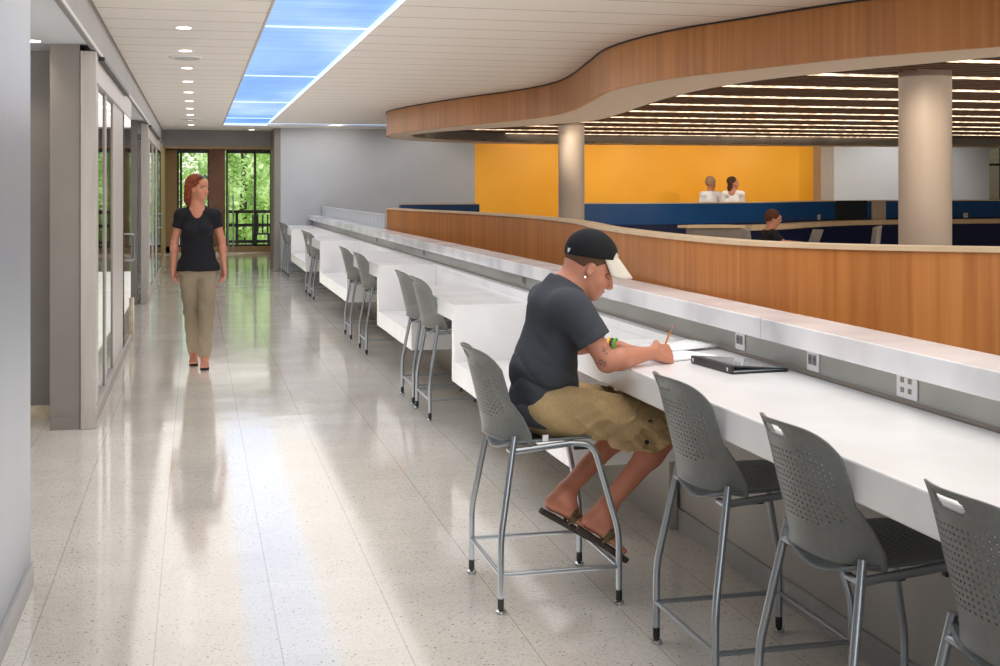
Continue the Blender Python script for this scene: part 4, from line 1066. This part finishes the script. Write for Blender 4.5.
MB().box(-.145,.145,-.11,.11,0,.008).build('page_block',M['paper'],nbk,bevel=.001); MB().box(-.15,.15,-.114,.114,-.0008,.0).build('cover',M['wall_warm'],nbk)
hb=mat('binder_black',lin(40,40,44),.35)
bi=empty('ring_binder',(2.075,4.595,.906),0); tag(bi,'black ring binder with clear cover lying on the desk','binder')
MB().box(-.125,.115,-.165,.165,0,.004).build('back_cover',hb,bi,bevel=.001)
MB().prism([(-.125,.004),(-.125,.030),(-.121,.030),(.115,.010),(.115,.006),(-.121,.026),(-.121,.004)],1,-.165,.165).build('front_cover',hb,bi)
MB().box(-.130,-.124,-.165,.165,0,.030).build('spine',hb,bi,bevel=.001)
MB().prism([(-.10,.0287),(.105,.0112),(.105,.0122),(-.10,.0297)],1,-.145,.145).build('clear_sleeve',noisy('cover_sheet',lin(150,156,168),lin(206,208,206),(9,9,9),.12,coat=.5),bi)
MB().box(-.115,.105,-.15,.15,.005,.009).build('pages',M['paper'],bi)
for y in (-.14,.14): MB().tube([(-.127,y,.016),(-.134,y,.016)],.008,12).build('spine_ring',M['chrome'],bi)
bi.rotation_euler=(0,0,math.radians(5))

# ------------------------------------------------------------------ standing / walking people
def walker(name_lab,org,z_h,heading,headdir,J,top,bottom,haircol,fem,sleeve,hem,h=.006,top_len=.62,hair='long',extras=None,skin=SKIN):
    """J: joints in local metres (x to the person's image right, y toward away from camera, z up), world = org + J"""
    root=empty('person',org); tag(root,name_lab,'person'); g=lambda k: np.array(J[k],float)
    pts=np.array([J[k] for k in J if isinstance(J[k],tuple) and k[:4] not in ('hand','foot')],float); lo=pts.min(0)-.2; hi=pts.max(0)+.25; lo[2]=-.02
    Fd=Field(lo,hi,h); hc=g('head'); HR=frame(headdir,(0,0,1)) if len(np.shape(headdir))==1 else headdir; hs=J_s=.96 if fem else 1.02
    head(Fd,hc,HR,hs,fem); sd=np.array((math.cos(heading),math.sin(heading),0))
    nk=g('neck'); Fd.cone(nk,hc+np.array((0,0,-.06))+HR[:,0]*-.02,.052 if fem else .060,.048 if fem else .056,.03)
    pv,ws,ch=g('pelvis'),g('waist'),g('chest'); W=.88 if fem else 1.
    Fd.slabcone(pv,ws,(.155,.10),(.118*W+.01,.085),sd,.05); Fd.slabcone(ws,ch,(.118*W+.01,.085),(.145*W,.10),sd,.05)
    Fd.cone(g('shR'),g('shL'),.052*W,.052*W,.05); Fd.cone(ch,nk,.09*W,.055,.05)
    if fem:
        fwd=np.array((sd[1],-sd[0],0))
        for s_ in (-1,1): Fd.ell(ch+sd*s_*.065+fwd*.075+np.array((0,0,-.02)),(.055,.05,.05),None,.03)
    for s_ in 'RL':
        Fd.cone(nk-np.array((0,0,.045)),g('sh'+s_),.046,.040,.04)
        arm(Fd,g('sh'+s_),g('el'+s_),g('wr'+s_),.88 if fem else 1.)
        hv=g('wr'+s_)-g('el'+s_); hv/=np.linalg.norm(hv); out=sd*(-1 if s_=='R' else 1); out=J.get('handn'+s_,out)
        hand(Fd,g('wr'+s_),hv,out,[(.3,.5,.3),(.35,.55,.3),(.4,.6,.3),(.45,.6,.3)],J.get('thumb'+s_,1),(.3,.2),.95)
        h_,k_,a_=g('hp'+s_),g('kn'+s_),g('an'+s_); Fd.cone(h_,k_,.085,.055,.03); Fd.cone(k_,k_+(a_-k_)*.35,.054,.054,.02); Fd.cone(k_+(a_-k_)*.35,a_,.054,.035,.02)
        fd=np.array(J.get('footd'+s_,(0,-1,0)),float); fd/=np.linalg.norm(fd); hl=a_+np.array((0,0,-a_[2]))-fd*.055; foot(Fd,a_,hl+np.array((0,0,.022)),hl+fd*.235+np.array((0,0,.018)),(0,0,1),.95)
    Fd.build('body',M['skin'],root,lambda V: head_color(hc,HR,V,skin,hs,lip=lin(184,100,92)),1)
    # top
    Fs=Field(lo,hi,h); o=.014
    Fs.slabcone(pv+np.array((0,0,-.04)),ws,(.198,.146),(.135*W+.012,.106),sd,.04); Fs.slabcone(ws,ch,(.135*W+.012,.106),(.160*W,.118),sd,.05)
    Fs.cone(g('shR')+np.array((0,0,-.004)),g('shL')+np.array((0,0,-.004)),.056*W,.056*W,.05); Fs.cone(ch,nk-np.array((0,0,.01)),.105*W,.068,.05)
    if fem:
        for s_ in (-1,1): Fs.ell(ch+sd*s_*.065+fwd*.078+np.array((0,0,-.02)),(.062,.056,.055),None,.03)
    for s_ in 'RL':
        a,b_=g('sh'+s_),g('el'+s_); sleeve_tube(Fs,a,b_,.050,.056,min(sleeve,1.)) if sleeve<1 else Fs.cone(a,b_,.05,.05,.03); Fs.cone(nk-np.array((0,0,.045)),a+np.array((0,0,-.005)),.055,.048,.04)
        if sleeve>=1: Fs.cone(b_,b_+(g('wr'+s_)-b_)*.9,.05,.042,.02)
    Fs.plane((0,0,hem),(0,0,-1))
    fwd=np.array((sd[1],-sd[0],0)); nc=nk+fwd*(.085 if fem else .055)+np.array((0,0,.035)); 
    Fs.ell(nc+np.array((0,0,-.01)),(.092,.09,.095) if fem else (.065,.065,.05),None,0,'sub')
    if fem: Fs.ell(nk+fwd*.105+np.array((0,0,-.035)),(.078,.06,.080),None,0,'sub')
    Fs.plane(nk+np.array((0,0,.045)),(0,0,1))
    Fs.folds(lambda X,Y,Z: np.sin(Z*48+3*np.sin(X*14+1)+2*np.sin(Y*10))*np.exp(-((Z-hem-.12)/.14)**2)+.4*np.sin(X*40+Z*20),.0035)
    Fs.build('top',M['cloth'],root,lambda V:np.tile(np.array(top),(len(V),1)),1)
    # trousers
    Fp=Field(lo,hi,h); Fp.slabcone(pv+np.array((0,0,-.04)),pv+np.array((0,0,.03)),(.168,.112),(.150,.100),sd,.03)
    for s_ in 'RL':
        h_,k_,a_=g('hp'+s_),g('kn'+s_),g('an'+s_); Fp.cone(h_,k_,.098,.072,.02); Fp.cone(k_,a_+np.array((0,0,.045)),.072,.060,.02)
    Fp.plane((0,0,pv[2]+.06),(0,0,1)); Fp.plane((0,0,J.get('cuff',.085)),(0,0,-1))
    Fp.folds(lambda X,Y,Z: np.sin(Z*42+4*np.sin(X*18))*.8+np.sin((X+Z*.3)*60)*.4,.0035)
    Fp.build('trousers',M['cloth'],root,lambda V:np.tile(np.array(bottom),(len(V),1))*(.93+.1*np.sin(V[:,2:3]*9)),1)
    # hair
    Fh=Field(hc-.26,hc+.2,h*.8); P=lambda *q: hc+HR@(np.array(q)*hs)
    Fh.ell(P(-.026,0,.042),np.array((.106,.086,.098))*hs,HR,.01)
    if hair=='long':
        for q in range(9):
            y=(q-4)*.019; Fh.cone(P(-.068,y*.9,.02),P(-.075-.012*(q%2),y*1.0,-.10-.015*(q%3)),.030*hs,.022*hs,.010)
        for y in (-1,1): Fh.cone(P(-.03,y*.075,.02),P(-.045,y*.082,-.09),.022,.018,.02)
        Fh.cone(P(-.08,-.03,-.09),P(-.07,-.045,-.155),.035,.022,.02); Fh.cone(P(-.08,.03,-.09),P(-.075,.035,-.15),.033,.02,.02)
    else: Fh.ell(P(-.05,0,-.005),np.array((.066,.074,.07))*hs,HR,.02)
    Fh.ell(P(.075,0,-.030),np.array((.072,.066,.088))*hs,HR,.0,'sub'); Fh.ell(P(.015,0,-.09),np.array((.06,.055,.07))*hs,HR,0,'sub')
    for y in (-1,1): Fh.ell(P(.0,y*.088,-.015),np.array((.024,.022,.028))*hs,HR,0,'sub')
    Fh.folds(lambda X,Y,Z: np.sin(Z*90+6*np.sin(X*40)+4*np.sin(Y*50)),.0022)
    Fh.build('hair',M['cloth'],root,lambda V:np.array(haircol)*(1+.25*np.sin(V[:,2:3]*160+8*np.sin(V[:,:1]*60))),0)
    return root,hc,HR,hs
Jw=dict(head=(.0,-.02,1.615),neck=(-.005,0,1.455),chest=(0,0,1.26),waist=(.0,0,1.08),pelvis=(.005,0,.92),
 shR=(-.150,0,1.375),shL=(.150,0,1.375),elR=(-.205,.02,1.13),elL=(.215,.03,1.13),wrR=(-.215,-.02,.89),wrL=(.235,-.03,.89),
 hpR=(-.08,0,.90),hpL=(.08,0,.90),knR=(-.055,.03,.50),knL=(.075,-.06,.50),anR=(-.035,.13,.085),anL=(.06,-.17,.085),
 handnR=(-1,.2,0),handnL=(1,.2,0),thumbR=1,thumbL=-1,lr=1,cuff=.10)
wm,hc,HR,hs=walker('red haired woman in black t-shirt and khaki trousers walking down the corridor',(.015,11.85,0),1.72,0,(.80,-.60,-.02),Jw,lin(18,18,24),lin(148,134,112),lin(122,56,30),True,.48,.865,h=.0055)
# sunglasses on her head, sandals
P=lambda *q: V3(hc+HR@(np.array(q)*hs))
for y in (-1,1):
    MB().add([P(.062+.02*math.cos(a)*.6,y*.036+.026*math.sin(a),.118+.02*math.cos(a)*-.8) for a in [2*PI*i/16 for i in range(16)]],[tuple(range(16))]).build('sunglass_lens',M['screen'],wm)
    MB().tube([P(.07,y*.06,.105),P(.0,y*.088,.06),P(-.03,y*.088,.02)],.003,8).build('sunglass_arm',M['black'],wm)
MB().tube([P(.072,-.062,.108),P(.080,-.03,.118),P(.082,0,.120),P(.080,.03,.118),P(.072,.062,.108)],.0035,8).build('sunglass_bridge',M['black'],wm)
for a_ in (Jw['anR'],Jw['anL']):
    y0=a_[1]+.055; x0=a_[0]
    out=[(-.0,0),(.01,.022),(.08,.028),(.16,.04),(.21,.036),(.245,0)]; out=out+[(x,-y) for x,y in out[-2:0:-1]]
    MB().prism([(x0+y,y0-x) for x,y in out],2,.002,.016).build('sandal_sole',M['sandal'],wm)
    for sg in (-1,1): MB().tube([(x0+sg*.035,y0-.12,.015),(x0+sg*.02,y0-.155,.055),(x0,y0-.185,.035)],.006,8).build('sandal_strap',M['black'],wm)
Jb=dict(head=(.0,0,1.68),neck=(0,.01,1.52),chest=(0,0,1.31),waist=(.0,0,1.12),pelvis=(0,0,.96),
 shR=(-.185,0,1.45),shL=(.185,0,1.45),elR=(-.23,.03,1.16),elL=(.23,.03,1.16),wrR=(-.22,-.06,.93),wrL=(.22,-.06,.93),
 hpR=(-.09,0,.94),hpL=(.09,0,.94),knR=(-.09,.05,.52),knL=(.09,-.08,.52),anR=(-.09,.16,.085),anL=(.09,-.16,.085),thumbR=1,thumbL=-1)
def bgpos(px,D): X=D*math.cos(YAW)*(px-196)/F; return (X,(D-X*math.sin(YAW))/math.cos(YAW),0)
x,y,_=bgpos(711,26.3)
walker('person in white shirt with cropped fair hair walking before the yellow wall',(x,y,0),1.8,PI,(.9,.4,0),Jb,lin(228,230,236),lin(70,70,80),lin(150,120,96),False,.6,.95,h=.012,hair='short')[0].scale=(1.04,)*3
Jc=dict(Jb); Jc['head']=(0,0,1.66)
x,y,_=bgpos(733,26.1)
walker('long dark haired woman in white top walking before the yellow wall',(x,y,0),1.75,-.6,(.95,-.3,0),Jc,lin(232,230,232),lin(60,60,70),lin(70,44,30),True,.6,.95,h=.012,hair='long')[0].scale=(1.05,)*3
# seated reader beyond the parapet
Js=dict(head=(.03,-.0,1.27),neck=(-.01,0,1.12),chest=(-.03,0,.93),waist=(-.06,0,.78),pelvis=(-.08,0,.65),
 shR=(-.03,-.17,1.055),shL=(-.03,.17,1.055),elR=(.12,-.22,.91),elL=(.12,.22,.91),wrR=(.34,-.12,.93),wrL=(.34,.12,.93),
 hpR=(-.06,-.09,.64),hpL=(-.06,.09,.64),knR=(.33,-.11,.62),knL=(.33,.11,.62),anR=(.20,-.11,.185),anL=(.20,.11,.185),
 handnR=(0,0,1),handnL=(0,0,1),footdR=(1,0,0),footdL=(1,0,0))
x,y,_=bgpos(771,18.4)
walker('seated reader in black t-shirt with short brown hair beyond the wood parapet',(x,y,0),1.3,PI/2,(.80,-.30,-.35),{**Js},lin(20,20,24),lin(60,62,74),lin(84,50,32),False,.6,.50,h=.008,hair='short')[0].location.z=-.095
sr=empty('reader_stool',(x-.08,y,0)); tag(sr,'dark seat under the reader beyond the parapet','stool')
MB().lathe([(.19,.40),(.20,.41),(.20,.43),(.18,.44)],seg=28).build('seat',M['metal_dark'],sr,smooth=True); MB().tube([(0,0,.02),(0,0,.40)],.03).build('pole',M['silver'],sr); MB().lathe([(.2,0),(.19,.02)]).build('base',M['silver'],sr)
tb=empty('reading_table',(x+.56,y,0)); tag(tb,'small round table in front of the seated reader','table')
MB().lathe([(.30,.77),(.31,.785),(.30,.80)],seg=36).build('tabletop',M['wall_warm'],tb,smooth=True); MB().tube([(0,0,.02),(0,0,.77)],.035).build('pole',M['silver'],tb); MB().lathe([(.22,0),(.2,.02)]).build('base',M['silver'],tb)
lp2=empty('laptop',(x+.56,y,.801)); tag(lp2,'open grey laptop in front of the seated reader','laptop')
MB().box(-.11,.11,-.16,.16,0,.014).build('keyboard_base',M['metal_dark'],lp2); MB().add([(.11,-.16,.014),(.11,.16,.014),(.19,.16,.22),(.19,-.16,.22),(.116,-.16,.012),(.116,.16,.012),(.196,.16,.218),(.196,-.16,.218)],[(0,1,2,3),(4,7,6,5),(0,4,5,1),(2,6,7,3),(1,5,6,2),(0,3,7,4)]).build('screen',M['wall_warm'],lp2)

# ------------------------------------------------------------------ light
w=bpy.data.worlds.new('world'); SC.world=w; w.use_nodes=True; n=w.node_tree.nodes; l=w.node_tree.links
bg=n['Background']; sky=n.new('ShaderNodeTexSky'); sky.sky_type='NISHITA'; sky.sun_elevation=math.radians(50); sky.sun_rotation=math.radians(150); sky.sun_disc=False
l.new(sky.outputs[0],bg.inputs[0]); bg.inputs[1].default_value=.28
def area(x,y,z,sx_,sy_,e,rot=(0,0,0),color=(1,.97,.93)):  # unseen soft fill lamps, added to brighten corridor, lounge and lobby
    a=bpy.data.lights.new('fill_lamp','AREA'); a.shape='RECTANGLE'; a.size=sx_; a.size_y=sy_; a.energy=e; a.color=color
    o=bpy.data.objects.new('fill_lamp',a); COL.objects.link(o); o.location=(x,y,z); o.rotation_euler=rot; return o
area(2.2,3.4,2.78,1.6,4.5,50)              # added fill over the near desk, out of frame
area(.8,.5,2.78,1.4,6,14)
area(1.6,-2.6,1.7,3.6,2.2,70,(math.radians(90),0,0),(.95,.97,1))   # added fill lamp behind the camera, towards +y
area(.75,14.5,2.79,2.7,21,210)                    # unseen fill along the corridor
area(.55,15,.02,2.0,21,112,(PI,0,0))          # added lamp in place of light bounced up off floor and counter
area(9,11.5,.02,10,13,150,(PI,0,0),(1,.90,.78)) # unseen fill added at lounge floor level, facing up
area(8.5,13,2.56,7,13,190,(0,0,0),(1,.92,.82))  # added warm fill just below the louvers
def spot(x,y,z,e,tx,ty,tz,size=70,color=(1,.86,.68)):
    s=bpy.data.lights.new('wall_washer','SPOT'); s.energy=e; s.spot_size=math.radians(size); s.spot_blend=.8; s.shadow_soft_size=.12; s.color=color
    o=bpy.data.objects.new('wall_washer',s); COL.objects.link(o); o.location=(x,y,z); o.rotation_euler=(Vector((tx,ty,tz))-Vector((x,y,z))).to_track_quat('-Z','Y').to_euler()
spot(5.35,8.6,2.58,75,6.0,9.5,1.9,55); spot(5.0,17.4,2.58,60,5.6,18,2.1,60)
spot(-1.04,8.8,2.55,14,-1.15,9.37,1.2,90)
for x in (7,9.5,12): spot(x,22.9,2.7,110,x,25.2,1.3,120,(1,.93,.8))
for x in (2.6,4.4): spot(x,23.9,2.78,50,x,25.2,1.6,120,(1,.95,.88))
spot(15,22.9,2.7,110,15,25.2,1.3,120,(1,.97,.92))
for k in range(3):
    p_=bpy.data.lights.new('room_lamp','POINT'); p_.energy=50; p_.shadow_soft_size=.3; po=bpy.data.objects.new('room_lamp',p_); COL.objects.link(po); po.location=(-2.4,(7.5,11.6,22)[k],2.3)
area(.6,30,2.75,2.2,5,45)
sun=bpy.data.lights.new('sun','SUN'); sun.energy=3.5; sun.angle=.01; so=bpy.data.objects.new('sun',sun); COL.objects.link(so); so.rotation_euler=(math.radians(-38),math.radians(25),0); 
SC.view_settings.view_transform='Standard'; SC.view_settings.look='None'; SC.view_settings.exposure=0
SC.cycles.max_bounces=8; SC.cycles.diffuse_bounces=4; SC.cycles.glossy_bounces=4; SC.cycles.transparent_max_bounces=12; SC.cycles.sample_clamp_indirect=6
SC.cycles.use_denoising=True; SC.cycles.caustics_reflective=False; SC.cycles.caustics_refractive=False
